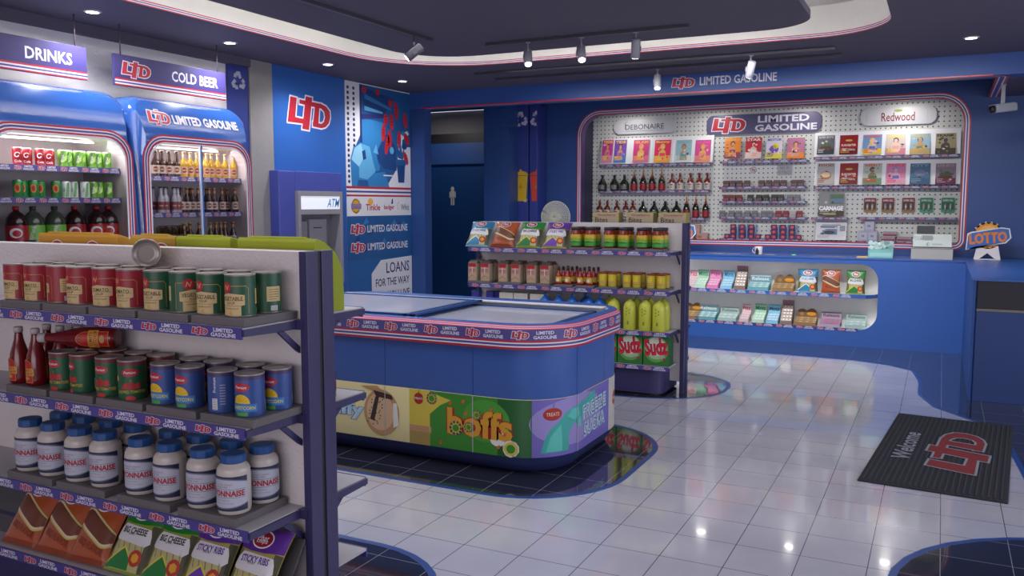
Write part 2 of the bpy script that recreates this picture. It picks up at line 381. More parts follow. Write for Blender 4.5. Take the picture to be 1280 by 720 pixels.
# the box behind the opening
b = MB(); DK = M('2B2A44', .6)
b.box(-4.56, -4.50, W+.12, 11.62, 1.0, 2.95, DK); b.box(.245, .30, W+.12, 11.62, 1.0, 2.95, DK); b.box(-4.56, .30, W+.12, 11.62, 2.86, 2.95, M('56545E', .7)); b.box(-4.56, .30, W+.12, 11.62, .98, 1.06, M('6E6C74', .7)); struct('wall_display_recess', b)
b = MB(); b.box(-4.50, .245, 11.60, 11.64, 1.06, 2.86, peg_mat()); struct('wall_pegboard', b)
for i in range(4):
    x = -3.9+i*1.15
    b = MB(); b.lathe([(.04, -.006), (.055, -.004), (.055, 0)], M('BEBEC2', .3), 20, (0, 0, 0)); o = b.build('downlight'); o.location = (x, 11.24, 2.86)
    tag(o, ['small round downlight over the cigar brand sign', 'small round downlight over the gap left of the centre sign', 'small round downlight over the right end of the centre sign', 'small round downlight over the far right oval sign'][i], 'downlight', 'downlights in the display recess')
    b = MB(); b.lathe([(.03, -.0075), (.038, -.0065)], M('FFF4E4', .5, emit=9), 16); b.build('lamp', o)
    area('display_downlight', (x, 11.24, 2.84), (0, 0, 0), .08, .08, 3.0 if i != 3 else 4.5, (1, .97, .92))

# fascia over the counter
b = MB(); b.box(-6.0, 3.4, 9.15, 9.40, 2.775, 2.97, M('2C5296', .38, bump=.35, bscale=240)); b.box(.43, 3.4, 9.40, 11.0, 2.775, 2.97, CEIL)
fa = Art().logo(P(854, 102, 'y', 9.15).x, 2.885, .245, .125, out=.05)
fa.text('LIMITED GASOLINE', P(922, 97, 'y', 9.15).x, 2.888, .088, STRIPW, w=.79, bold=.02); b.art(fa, front_map(9.15)); struct('beam_fascia', b)
b = MB(); z0 = 2.775
for k, (wd, m) in enumerate([(.024, RED), (.014, STRIPW), (.034, NAVY), (.014, STRIPW), (.024, RED)]):
    o0 = sum(q[0] for q in [(.024,), (.014,), (.034,), (.014,), (.024,)][:k])
    def arc(off):
        r = .16; pts = [(-5.83, 9.152+off)]
        for i in range(7):
            a = PI/2*i/6; pts.append((.50-r+(r-off)*math.sin(a), 9.152+r-(r-off)*math.cos(a)))
        pts.append((.50-off, 10.98)); return pts
    A, B = arc(o0), arc(o0+wd); n = len(A)
    b.add([(p[0], p[1], z0-.004) for p in A]+[(p[0], p[1], z0-.004) for p in B], [(i, i+1, n+i+1, n+i) for i in range(n-1)], m)
b.box(-5.83, .36, 9.144, 9.152, z0-.004, z0+.008, M('C82434', .3)); struct('trim_4', b)

# ceiling: soffit ring, lit cove, dark middle panel
ZC = 2.97
op = rr(-5.02, -.40, -1.2, 7.66, (.9, .9, .62, 1.05), 9)
b = MB(); n = len(op); cx, cy = -2.7, 3.2; out = []
X0, X1, Y0, Y1 = -6.2, 3.6, -3.2, 11.2
for p in op:
    dx, dy = p[0]-cx, p[1]-cy; t = []
    if dx > 0: t.append((X1-cx)/dx)
    if dx < 0: t.append((X0-cx)/dx)
    if dy > 0: t.append((Y1-cy)/dy)
    if dy < 0: t.append((Y0-cy)/dy)
    out.append([cx+dx*min(t), cy+dy*min(t)])
for c in ((X0, Y0), (X1, Y0), (X1, Y1), (X0, Y1)):
    i = min(range(n), key=lambda i: (out[i][0]-c[0])**2+(out[i][1]-c[1])**2); out[i] = list(c)
b.add([(p[0], p[1], ZC) for p in op]+[(p[0], p[1], ZC) for p in out]+[(p[0], p[1], ZC+.02) for p in op]+[(p[0], p[1], ZC+.02) for p in out], sum([[(i, n+i, n+(i+1) % n, (i+1) % n), (2*n+i, 2*n+(i+1) % n, 3*n+(i+1) % n, 3*n+i)] for i in range(n)], []), CEIL); struct('ceiling_soffit', b)
COVE = M('D6D4D2', .6)
b = MB()
lv = [(0, ZC, None), (0, ZC+.008, RED), (0, ZC+.014, STRIPW), (0, ZC+.022, NAVY), (0, ZC+.028, STRIPW), (0, ZC+.036, RED), (0, ZC+.12, COVE), (.05, ZC+.12, COVE), (.05, ZC+.27, COVE)]
for (o0, z0, _), (o1, z1, m) in zip(lv, lv[1:]):
    A = grow(op, o0); B = grow(op, o1); b.add([(p[0], p[1], z0) for p in A]+[(p[0], p[1], z1) for p in B], [(i, (i+1) % n, n+(i+1) % n, n+i) for i in range(n)], m)
b.prism(grow(op, .05), ZC+.27, ZC+.29, COVE, 'z'); struct('ceiling_cove', b)
pp = rr(-4.50, -.93, -.7, 7.14, (.5, .5, .40, .60), 9)
b = MB(); b.prism(pp, ZC-.002, ZC+.05, CEIL, 'z'); struct('ceiling_middle_panel', b)
b = MB(); q = rr(-4.42, -1.01, -.62, 7.06, .42, 9); b.tube([(p[0], p[1], ZC+.085) for p in q], .012, M('FFFAF2', .5, emit=24), 6, True); o = b.build('cove_light_strip'); tag(o, 'warm white light strip lying on top of the dark ceiling panel, lighting the cove', 'light strip')
DL = [(-5.50, 5.63, 'above the cold beer sign and the beer cooler'), (-5.475, 6.91, 'above the cash machine'), (-5.47, 8.21, 'above the poster wall'), (.15, 8.2, 'at the right end of the ceiling near the security camera'), (-5.5, 4.3, 'above the drinks sign')]
for i, (x, y, s) in enumerate(DL):
    b = MB(); b.lathe([(.045, -.008), (.062, -.005), (.062, 0)], M('BEBEC2', .3), 22); o = b.build('downlight'); o.location = (x, y, ZC)
    tag(o, 'small round recessed ceiling downlight '+s, 'downlight', 'downlights in the soffit')
    b = MB(); b.lathe([(.034, -.0095), (.044, -.0085)], M('FFFFFF', .5, emit=7), 16); b.build('lamp', o)
    spot('downlight_beam', (x, y, ZC-.03), (x+(.12 if x < 0 else 0), y, 0), 46 if x < 0 else 14, 150, .8, (.97, .97, 1))

# track lights
RAILM = M('4A4850', .4, .3); SPM = M('8E8C96', .4)
def rail(x0, y0, x1, y1, label):
    b = MB(); d = Vector((x1-x0, y1-y0, 0)); L = d.length; T = Matrix.Translation((x0, y0, ZC)) @ Matrix.Rotation(math.atan2(d.y, d.x), 4, 'Z')
    b.box(0, L, -.017, .017, -.026, -.002, RAILM, .003, T=T); o = b.build('track_rail'); tag(o, label, 'track rail', 'ceiling track rails')
rail(-3.9, 3.3, -3.87, 6.25, 'ceiling track rail running towards the far end, above the freezer')
rail(-3.56, 6.63, -1.8, 6.63, 'ceiling track rail across the end of the dark ceiling panel')
rail(-4.46, 8.06, -.9, 8.13, 'thin ceiling track rail beyond the lit cove, the one nearer the cove')
rail(-4.44, 8.5, -.89, 8.54, 'thin ceiling track rail beyond the lit cove, the one nearer the back wall')
def spotlight(x, y, az, tilt, label, power=6, target=None):
    SPM = M('4E4C56', .45) if y == 6.0 else M('8E8C96', .4)
    t = thing('track_spotlight', label, 'spotlight', (x, y, ZC-.026), az, 'ceiling track spotlights')
    b = MB(); b.tube([(0, 0, 0), (0, 0, -.10)], .007, SPM); b.box(-.02, .02, -.012, .012, -.008, .0, SPM); b.build('stem', t)
    T = Matrix.Translation((0, 0, -.125)) @ Matrix.Rotation(tilt, 4, 'X')
    b = MB(); b.lathe([(.030, -.075), (.036, -.07), (.036, .07), (.028, .078)], SPM, 18, T=T); b.box(-.042, -.037, -.02, .02, -.02, .02, SPM, T=T); b.build('housing', t)
    b = MB(); b.lathe([(.0, -.0765), (.028, -.0765)], M('FFFFFF', .4, emit=7), 18, T=T, cap=False); b.build('lamp', t)
    if target: spot('track_beam', (x, y, ZC-.17), target, power, 62, .7, (.92, .95, 1), .02)
spotlight(-3.88, 6.0, 2.2, .9, 'grey track spotlight at the left, pointing away from the camera')
spotlight(-3.16, 6.63, .5, -.6, 'grey track spotlight over the lit cove, leftmost of the three on the cross rail', 60, (-2.9, 10.2, .7))
spotlight(-2.68, 6.63, .5, -.6, 'track spotlight with bright white face, middle of the three on the cross rail')
spotlight(-2.22, 6.63, -2.7, -.35, 'dark track spotlight turned away, rightmost of the three on the cross rail', 60, (-1.4, 10.2, .7))
spotlight(-2.62, 8.52, .3, -.45, 'track spotlight with glowing face left of the store name on the fascia', 13, (-2.3, 9.15, 2.86))
spotlight(-1.62, 8.11, .6, .5, 'track spotlight hanging over the end of the store name on the fascia', 15, (-1.5, 9.15, 2.86))

# right wall with shop windows, plain near wall (behind and beside the camera)
b = MB()
b.box(3.4, 3.6, -3.2, 1.0, 0, 2.97, WALLBLUE); b.box(3.4, 3.6, 8.2, 11.2, 0, 2.97, WALLBLUE); b.box(3.4, 3.6, 1.0, 8.2, 0, .5, WALLBLUE); b.box(3.4, 3.6, 1.0, 8.2, 2.6, 2.97, WALLBLUE); struct('wall_right', b)
b = MB(); b.box(-6.2, 3.6, -3.4, -3.2, 0, 3.4, M('A9A9B4', .7)); struct('wall_near', b)
b = MB()
for y in (1.0, 3.4, 5.8, 8.14): b.box(3.46, 3.54, y, y+.06, .5, 2.6, M('8E9096', .4, .5))
b.box(3.46, 3.54, 1.0, 8.2, .5, .56, M('8E9096', .4, .5)); b.box(3.46, 3.54, 1.0, 8.2, 2.54, 2.6, M('8E9096', .4, .5)); b.box(3.495, 3.505, 1.0, 8.2, .5, 2.6, GLASS); struct('window_1', b)

# left wall poster panel
def poster():
    y0, y1 = 7.835, 9.145; x = -5.985
    b = MB(); b.box(-6.0, x, y0, y1, .30, 2.965, M('DDDDE2', .45)); o = b.build('poster_panel'); tag(o, 'tall advertising panel on the left wall with piggy bank picture and loans text', 'poster')
    pc = {k: M(v, .5) for k, v in dict(a='1E5590', b='2E79B4', c='17407A', d='5BA3D0', e='8FC6E2', n='2B2F6B', r='C22330', w='DADAE0', k='123060').items()}
    a = Art(); top, st = 2.955, 1.80
    for i in range(19):
        for k in range(2): a.ell(y0+.055+k*.105, top-.06-i*.058, .022, .020, pc['n'], 1, 10)
    L = y0+.23
    a.poly([(y0+.27, top), (y1, top), (y1, 2.30), (y0+1.05, 2.30), (y0+1.0, 2.02), (y0+.78, st), (y0+.10, st), (y0+.10, 2.13), (y0+.27, 2.38)], pc['a'], 1)
    a.poly([(y0+.34, 2.92), (y0+.95, 2.86), (y0+.70, 2.60), (y0+.34, 2.66)], pc['c'], 2)
    a.poly([(y0+.30, 2.58), (y0+.72, 2.56), (y0+.80, 2.20), (y0+.42, 2.10), (y0+.3, 2.30)], pc['b'], 2)
    a.poly([(y0+.30, 2.62), (y0+.80, 2.66), (y0+.80, 2.62), (y0+.30, 2.56)], pc['n'], 3)
    a.poly([(y0+.36, 2.86), (y0+.9, 2.74), (y0+.9, 2.71), (y0+.36, 2.80)], pc['b'], 3)
    a.poly([(y0+.36, 2.72), (y0+.72, 2.68), (y0+.72, 2.66), (y0+.36, 2.67)], pc['d'], 3)
    a.poly([(y0+.27, top), (y0+.31, top), (y0+.31, 2.2), (y0+.27, 2.2)], pc['n'], 3)
    a.poly([(y0+.56, 2.16), (y0+.72, 2.02), (y0+1.0, 2.0), (y0+.98, 2.3), (y0+.8, 2.44), (y0+.66, 2.3)], pc['c'], 3)
    a.poly([(y0+.78, st), (y0+1.0, 2.02), (y1, 2.0), (y1, st)], pc['w'], 2)
    a.poly([(y0+.55, 1.96), (y0+.75, 1.98), (y0+.84, st), (y0+.55, st)], pc['b'], 3)
    # piggy bank made of facets
    a.poly([(y0+.08, 2.10), (y0+.14, 2.24), (y0+.28, 2.30), (y0+.45, 2.27), (y0+.58, 2.20), (y0+.62, 2.06), (y0+.55, 1.96), (y0+.55, st), (y0+.42, st), (y0+.40, 1.87), (y0+.22, 1.87), (y0+.20, st), (y0+.10, st), (y0+.09, 1.95)], pc['b'], 4)
    a.poly([(y0+.10, 2.10), (y0+.16, 2.23), (y0+.28, 2.29), (y0+.34, 2.14), (y0+.24, 2.02)], pc['e'], 5).poly([(y0+.28, 2.29), (y0+.45, 2.26), (y0+.50, 2.12), (y0+.34, 2.14)], pc['d'], 5)
    a.poly([(y0+.24, 2.02), (y0+.34, 2.14), (y0+.50, 2.12), (y0+.56, 1.98), (y0+.40, 1.88), (y0+.24, 1.90)], pc['d'], 5, ).poly([(y0+.30, 2.20), (y0+.36, 2.22), (y0+.38, 2.12), (y0+.32, 2.10)], pc['c'], 6)
    a.ell(y0+.60, 2.03, .045, .05, pc['b'], 5, 10).poly([(y0+.52, 2.20), (y0+.58, 2.30), (y0+.62, 2.18)], pc['d'], 5)
    # banknotes and plant
    for (u, v, r, h) in [(.80, 2.30, -.25, .12), (.73, 2.44, -.1, .11), (.86, 2.38, .05, .11), (.90, 2.58, .1, .10), (.78, 2.60, 0, .07), (1.00, 2.72, .1, .11), (1.06, 2.38, 0, .11), (1.2, 2.62, .1, .10), (.88, 2.80, 0, .05), (.62, 2.90, .2, .04), (.36, 2.90, .2, .04), (1.22, 2.40, .7, .09), (1.2, 2.16, .5, .09)]:
        a.ell(y0+u, v, .042, h, pc['r'], 6, 14, r)
        for q in range(3): a.rect(y0+u-.02, y0+u+.02, v-.04+q*.035, v-.03+q*.035, M('8A1424', .6), 7)
    a.poly([(y0+1.06, 2.16), (y0+1.02, 2.32), (y0+1.09, 2.44), (y0+1.24, 2.50), (y0+1.28, 2.46), (y0+1.13, 2.38), (y0+1.10, 2.16)], pc['w'], 5)
    a.poly([(y0+1.03, 2.16), (y0+1.0, 2.36), (y0+1.06, 2.24), (y0+1.08, 2.40), (y0+1.12, 2.22), (y0+1.18, 2.32), (y0+1.14, 2.14)], pc['a'], 7)
    a.ell(y0+1.17, 2.30, .06, .035, pc['c'], 8, 10).ell(y0+1.14, 2.46, .035, .03, pc['b'], 8, 10).ell(y0+.90, 2.24, .045, .045, pc['d'], 6, 8)
    a.poly([(y0+.98, 2.14), (y0+1.2, 2.14), (y0+1.2, 2.07), (y0+.98, 2.07)], pc['a'], 8).poly([(y0+1.0, 2.07), (y0+1.18, 2.07), (y0+1.16, 1.86), (y0+1.03, 1.86)], pc['c'], 8).rect(y0+.72, y0+.96, 1.93, 1.945, pc['w'], 8)
    # stripes
    for (z0, z1, m) in [(1.775, 1.80, RED), (1.73, 1.75, NAVY), (1.685, 1.705, RED)]: a.rect(y0, y1, z0, z1, m, 3)
    # small brand row
    a.burst(y0+.17, 1.575, .085, M('E0A030', .5), 3).rect(y0+.08, y0+.27, 1.545, 1.60, M('4A6FB0', .5), 4).text('LOTTO', y0+.175, 1.573, .04, M('E08040', .5), 5, w=.17)
    a.ell(y0+.45, 1.625, .05, .04, M('E6A93C', .5), 3).text('Tinkle', y0+.50, 1.56, .075, RED, 5, w=.28, bold=.015)
    a.text('badger', y0+.83, 1.555, .07, RED, 5, w=.22).poly([(y0+.87, 1.60), (y0+.89, 1.66), (y0+.91, 1.66), (y0+.91, 1.60)], NAVY, 5)
    a.text('Whiz', y0+1.17, 1.56, .07, M('6A7078', .5), 5, w=.18)
    for q in range(5): a.ell(y0+1.03+.03*math.cos(PI/2+q*.6), 1.57+.045*math.sin(PI/2+q*.6), .007, .007, M('E6A93C', .5), 5, 6)
    # blue band with the store name twice
    a.rect(y0, y1, .955, 1.46, pc['a'], 2)
    for k in range(16):
        u = y0+.05+random.random()*1.1; v = 1.0+random.random()*.38
        a.poly([(u, v), (u+.13, v+.03), (u+.08, v+.09)], pc['b'] if k % 2 else pc['c'], 3)
    for v in (1.31, 1.10):
        a.logo(y0+.20, v, .27, .125, 5, out=.06); a.text('LIMITED GASOLINE', y0+.80, v, .085, STRIPW, 6, w=.84, bold=.015)
    a.rect(y0, y1, .31, .955, M('1D5E9E', .5), 2)
    a.poly([(y0+.64, .93), (y1, .95), (y1, .42), (y0+.45, .42), (y0+.45, .78)], pc['w'], 4)
    a.text('LOANS', y1-.06, .83, .13, pc['n'], 6, w=.50, al='r').text('FOR THE WAY', y1-.06, .66, .095, pc['n'], 6, w=.72, al='r').text('YOU LIVE', y1-.06, .50, .095, pc['n'], 6, w=.48, al='r')
    b = MB(); b.art(a, side_map(x)); b.build('printed_picture', o)
poster()

# recycling point panels
def recycle(a, cu, cv, s, m):
    for k in range(3):
        t = PI/2+k*2*PI/3; c, q = math.cos(t), math.sin(t)
        def R(u, v): return (cu+s*(u*(-q)+v*c), cv+s*(u*c+v*q))
        a.poly([R(-.42, .36), R(-.24, .92), R(.22, .92), R(.40, .58), R(.14, .46), R(.02, .62), R(-.12, .22)], m, 2)
        a.poly([R(.18, .30), R(.62, .36), R(.46, .78)], m, 2)
def bin_art(a, cu, cv, s, m):
    a.poly([(cu-.42*s, cv+.55*s), (cu+.42*s, cv+.55*s), (cu+.33*s, cv-.8*s), (cu-.30*s, cv-.8*s)], m, 2).poly([(cu-.48*s, cv+.58*s), (cu+.48*s, cv+.58*s), (cu+.36*s, cv+.74*s), (cu+.1*s, cv+.82*s), (cu-.36*s, cv+.72*s)], m, 2)
    a.ell(cu+.28*s, cv-.74*s, .11*s, .11*s, M('C9B060', .5), 3, 10).rect(cu-.06*s, cu+.06*s, cv+.80*s, cv+.9*s, m, 2)
    a.poly([(cu-.15*s, cv-.1*s), (cu, cv+.12*s), (cu+.15*s, cv-.1*s)], M('B08A18', .6), 3)
RP = M('2C3A86', .45)
for k, (x0, x1, col, word) in enumerate([(-5.315, -5.085, 'D0A818', 'yellow'), (-5.065, -4.95, 'C8402C', 'orange')]):
    t = thing('recycling_panel', 'tall blue recycling cabinet with white arrows and a %s bin picture, beside the counter recess' % word, 'recycling cabinet', (x0, 10.68, 0), 0, 'recycling cabinets by the back wall')
    b = MB(); wd = x1-x0; b.box(0, wd, .0, .30, 0.05, 2.93, RP, .004); b.build('cabinet', t)
    b = MB(); b.box(.01, wd-.01, .02, .30, 0, .05, BLACK); b.build('plinth', t)
    a = Art(); c = .115; recycle(a, c, 2.74, .118, M('C4C6D8', .5)); bin_art(a, c, 1.84, .255, M(col, .5))
    if k:
        for it_i, (pts, fs, m, l) in enumerate(a.it):
            a.it[it_i] = ([(min(p[0], wd-.004), p[1]) for p in pts], fs, m, l)
    b = MB(); b.art(a, front_map(-.0005)); b.build('printed_picture', t)
t = thing('recycling_panel', 'narrow blue recycling cabinet with white arrows, beside the cold beer sign on the left wall', 'recycling cabinet', (-6, 6.075, 0))
b = MB(); b.box(0, .03, 0, .255, 0.05, 2.89, RP, .003); b.build('cabinet', t)
a = Art(); recycle(a, .128, 2.745, .10, M('A9ABC0', .5)); b = MB(); b.art(a, side_map(.0305)); b.build('printed_picture', t)

# hanging signs
def hang_sign(y0, y1, words, label, logo=True, x=-5.70, z0=2.505, z1=2.742):
    t = thing('hanging_sign', label, 'sign', (x, y0, z0)); L = y1-y0; H = z1-z0
    b = MB(); b.box(-.012, .012, 0, L, 0, H, M('3D3670', .4), .002); a = Art()
    for (v0, v1, m) in [(.045, .058, RED), (.034, .045, STRIPW), (.022, .034, NAVY), (.012, .022, STRIPW), (0.002, .012, RED)]: a.rect(0.002, L-.002, v0, v1, m, 1)
    a.it[-5:] = a.it[-5:]
    if logo: a.logo(.20, .135, .27, .13, 2, out=.05)
    else: a.ell(.0, .14, .075, .075, M('B09AA8', .5), 1).ell(.0, .14, .065, .065, M('A06C80', .5), 2)
    tw, tu = (.50, L*.70) if logo else (.36, L-.30)
    a.text(words, tu, .135, .085, STRIPW, 2, w=tw, bold=.02); b.art(a, side_map(.0125)); b.build('panel', t)
    for u in (.07, L-.08): b = MB(); b.tube([(0, u, H), (0, u, ZC-z0)], .005, M('554A58', .5)); b.build('hanging_rod', t)
hang_sign(4.615, 5.755, 'COLD BEER', 'purple hanging sign reading COLD BEER above the beer cooler')
hang_sign(3.55, 4.38, 'DRINKS', 'purple hanging sign reading DRINKS above the drinks cooler', False)

# cash machine
t = thing('cash_machine', 'grey cash machine in a purple-blue surround on the left wall', 'cash machine', (-5.97, 6.57, .9))
SUR = M('4650A0', .4); GM = M('94929A', .5, .1); b = MB()
b.box(0, .13, .0, .24, -.9, 1.03, SUR, .01); b.box(0, .13, .955, 1.0, -.9, 1.03, SUR, .01); b.box(0, .13, .24, .955, .83, 1.03, SUR, .006); b.box(0, .13, .24, .955, -.9, -.15, SUR, .006); b.box(0, .01, .24, .955, -.15, .83, SUR); b.build('surround', t)
b = MB(); b.box(.01, .17, .24, .28, -.15, .83, GM, .004); b.box(.01, .17, .91, .955, -.15, .83, GM, .004); b.box(.01, .17, .28, .91, .78, .83, GM, .003); b.box(.01, .17, .28, .91, .59, .645, GM, .003); b.box(.01, .03, .28, .91, -.15, .60, M('7A7880', .5)); b.box(.01, .17, .28, .91, -.15, -.02, GM, .003); b.build('housing', t)
b = MB(); b.box(.02, .165, .28, .91, .645, .78, M('E8ECF4', .4, emit=.35)); b.art(Art().text('ATM', .80, .71, .09, M('3C9AD8', .4), w=.19, shear=.25), side_map(.166)); b.build('lit_sign', t)
b = MB(); b.box(.03, .075, .31, .48, .20, .52, M('88868E', .4), .004); b.box(.03, .085, .50, .78, .20, .54, M('94929A', .4), .004)
a = Art().rect(.56, .70, .445, .455, BLACK).rect(.62, .72, .27, .31, M('3A3A44', .5)); b.art(a, side_map(.0855)); b.art(Art().rect(.33, .46, .22, .34, M('2F78C8', .4)).text('//', .4, .28, .05, WHITE, 3), side_map(.0755)); b.build('screen_unit', t)
b = MB(); T = Matrix.Translation((.1, .6, .12)) @ Matrix.Rotation(-.35, 4, 'Y'); b.box(-.06, .06, -.24, .24, -.012, .012, M('626168', .4), .003, T=T)
for i in range(3):
    for j in range(4): b.box(-.035+i*.025, -.015+i*.025, -.05+j*.026, -.03+j*.026, .012, .018, M('B9B9BE', .4), T=T)
b.build('keypad', t)
# ================================================================ wall coolers
XF = -5.45
CIN = M('C2B8BC', .6)
def cooler(y0, y1, label, mullion, shelves, name='drinks_cooler'):
    t = thing(name, label, 'cooler', (-6, y0, 0)); w_ = y1-y0; D = .55; ZT = 2.43
    oy0, oy1, oz0, oz1 = .035, w_-.035, .42, 2.125
    def bend(x, y, z): return (x-(.95*max(0, z-2.03)**2 if x > .3 else 0), y, z)
    def bmap(X): return lambda u, v, e: Vector(bend(X+e, u, v))
    out = rr(0, w_, .02, ZT, (.02, .02, .13, .13), 6); hole = rr(oy0+.045, oy1-.045, oz0+.045, oz1-.045, .17, 6); n = len(out)
    sh = M('3766B8', .16, coat=1.0); sh.node_tree.nodes['Principled BSDF'].inputs['Coat IOR'].default_value = 2.4; sh.node_tree.nodes['Principled BSDF'].inputs['Coat Roughness'].default_value = .10
    b = MB()
    def L(pts, x): return [bend(x, p[0], p[1]) for p in pts]
    rings = [L(out, 0), L(out, D-.05), L(grow(out, -.012), D-.02), L(grow(out, -.045), D)]
    vs = sum(rings, []); fs = []
    for k in range(3):
        for i in range(n): fs.append((k*n+i, k*n+(i+1) % n, (k+1)*n+(i+1) % n, (k+1)*n+i))
    b.add(vs, fs, sh, True)
    # front face between the outer outline and the door opening
    A = grow(out, -.045); m_ = len(hole)
    ia = {}
    vs = []
    for k in range(7): vs += [bend(D, a_[0]+(h_[0]-a_[0])*k/6, a_[1]+(h_[1]-a_[1])*k/6) for a_, h_ in zip(A, hole)]
    b.add(vs, [(k*n+i, k*n+(i+1) % n, (k+1)*n+(i+1) % n, (k+1)*n+i) for k in range(6) for i in range(n)], sh, True)
    b.add([(.0, p[0], p[1]) for p in out], [tuple(range(n))], sh)
    b.build('body', t)
    b = MB(); hd = [(D-.0, p[0], p[1]) for p in hole]+[(.06, p[0], p[1]) for p in hole]
    b.add(hd, [(i, (i+1) % n, n+(i+1) % n, n+i) for i in range(n)], CIN); b.add([(.06, p[0], p[1]) for p in hole], [tuple(range(n))], CIN); b.build('inner_lining', t)
    b = MB(); frame_ring(b, rr(oy0-.012, oy1+.012, oz0-.012, oz1+.012, .21, 6), [(.014, RED), (.008, STRIPW), (.014, NAVY), (.008, STRIPW), (.014, RED)], bmap(D+.002), 0); b.build('striped_trim', t)
    b = MB(); ho = rr(oy0+.045, oy1-.045, oz0+.045, oz1-.045, .17, 6); inn = frame_ring(b, ho, [(.014, M('DADAE4', .4))], bmap(D+.003), 0)
    if mullion:
        ym = (oy0+oy1)/2
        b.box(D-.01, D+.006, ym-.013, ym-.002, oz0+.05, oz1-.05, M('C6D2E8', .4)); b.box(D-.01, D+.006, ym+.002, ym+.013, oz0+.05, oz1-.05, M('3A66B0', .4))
    b.build('door_frame', t)
    b = MB(); b.add([(D-.012, p[0], p[1]) for p in inn], [tuple(range(len(inn)))], GLASS); b.build('glass_door', t)
    for z in shelves:
        b = MB(); b.box(.07, D-.07, oy0+.05, oy1-.05, z-.012, z, M('D8D6DC', .5)); s = b.build('shelf', t)
        Ls = oy1-oy0-.11
        b = MB(); b.box(D-.07, D-.062, oy0+.055, oy1-.055, z-.036, z+.004, NAVY); b.art(strip_art(Ls, .038, 6), side_map(D-.0615, w_/2, z-.016)); b.build('price_strip', s)
    b = MB(); b.box(.08, .10, .10, w_-.10, .5, .52, WHITE); b.box(.25, .30, .12, w_-.12, oz1-.075, oz1-.062, M('FFF6EE', .5, emit=2.5)); b.build('tube_light', t)
    area('cooler_light', (-6+D-.14, y0+w_/2, oz1-.09), (0, math.radians(-25), 0), .1, w_-.3, 4.2, (1, .95, .96))
    return t
BC_Y0, DC_Y0 = 4.615, 3.385
beer = cooler(BC_Y0, 5.815, 'blue beer cooler with two glass doors and bottle shelves', True, [1.815, 1.527, 1.235, .9, .6], 'beer_cooler')
b = MB(); b.art(Art().logo(.235, 2.272, .215, .125, out=.05).text('LIMITED GASOLINE', .72, 2.267, .075, STRIPW, 2, w=.70, bold=.04), lambda u, v, e: Vector((.553+e-.95*max(0, v-2.03)**2, u, v)), .1, .0006); b.build('printed_name', beer)
cooler(DC_Y0, 4.575, 'blue drinks cooler with soda cans and large bottles behind glass', False, [1.858, 1.64, 1.27, .9, .6])

def bottle(prof, m, n=16): return MB().lathe(prof, m, n)
def beer_proto(name, glassm, labm, capm, neckm, cat='bottle'):
    t = thing(name, 'x', cat); b = bottle([(.026, 0), (.029, .004), (.029, .105), (.026, .122), (.013, .152), (.0115, .19), (.013, .192), (.013, .2)], glassm)
    b.build('glass', t)
    b = MB(); b.lathe([(.0296, .025), (.0296, .09)], labm, 16, cap=False)
    b.art(Art().ell(0, .058, .019, .022, M('7A3028', .5), 1, 10).text('BEER', 0, .058, .010, M('E8D8B0', .5), 2), cyl_map(.0298), .01); b.build('label', t)
    b = MB(); b.lathe([(.0135, .160), (.0125, .188)], neckm, 12, cap=False); b.build('neck_foil', t)
    b = MB(); b.lathe([(.0145, .198), (.0145, .206), (.011, .209)], capm, 12); b.build('cap', t)
    return Stock(t)
BR = M('3A1E14', .15, coat=.3)
bp = dict(brown=beer_proto('beer_bottle', BR, M('B8A89C', .6), M('4A3A38', .4), M('3A2420', .5)),
          yellow=beer_proto('beer_bottle', M('B08A1E', .15, coat=.3), M('C09070', .6), M('7A5A40', .4), M('A09088', .5)),
          clear=beer_proto('spirit_bottle', M('A6A4AC', .12, coat=.3), M('7A3440', .5), M('3A2A2A', .4), M('B8B4BC', .4)),
          gold=beer_proto('beer_bottle', BR, M('B0A8A4', .6), M('B08048', .4), M('B07A48', .5)))
ORD = ['first', 'second', 'third', 'fourth', 'fifth', 'sixth', 'seventh', 'eighth', 'ninth', 'tenth', 'eleventh', 'twelfth', 'thirteenth', 'fourteenth', 'fifteenth', 'sixteenth']
def row_labels(pre, items):
    return ['%s, %s from the left' % (pre, ORD[i]) for i in range(len(items))]
rows = [(1.815, 'top', [('brown', [195, 203, 212, 221.4]), ('yellow', [230.6, 239, 247, 259, 265, 273, 282, 292.4])]),
        (1.527, 'middle', [('clear', [200.4, 206, 217, 221.5]), ('brown', [226]), ('gold', [233, 240, 247, 260.7, 267, 276.7, 292.8])])]
WD = dict(brown='brown beer bottle with grey label', yellow='yellow beer bottle with orange label', clear='clear bottle with dark red label', gold='brown beer bottle with gold neck')
for z, rn, grp in rows:
    for kind, pxs in grp:
        for i, px in enumerate(pxs):
            q = P(px, 225, 'x', -5.58)
            bp[kind].at((-5.58, q.y, z), '%s, %s beer cooler shelf, %s such from the left' % (WD[kind], rn, ORD[i]), 'bottles in the beer cooler', .9)
            if i % 2 == 0: bp[kind].at((-5.68, q.y+.01, z), '%s, back row, %s beer cooler shelf, %s from left' % (WD[kind], rn, ORD[i//2]), 'bottles in the beer cooler', .9)
def carton_proto():
    t = thing('beer_carton', 'x', 'carton'); b = MB(); m = M('4A2A24', .6); b.box(-.06, .06, -.09, .09, 0, .12, m, .002)
    b.build('box', t); b = MB()
    for i in range(3):
        for j in (0, 1): b.lathe([(.013, .12), (.012, .17), (.014, .172), (.014, .18)], BR, 10, (-.03+j*.06, -.06+i*.06, 0))
    b.build('bottle_neck', t); b = MB(); b.box(-.003, .003, -.085, .085, .12, .19, m); b.build('carry_handle', t); return Stock(t)
cp = carton_proto()
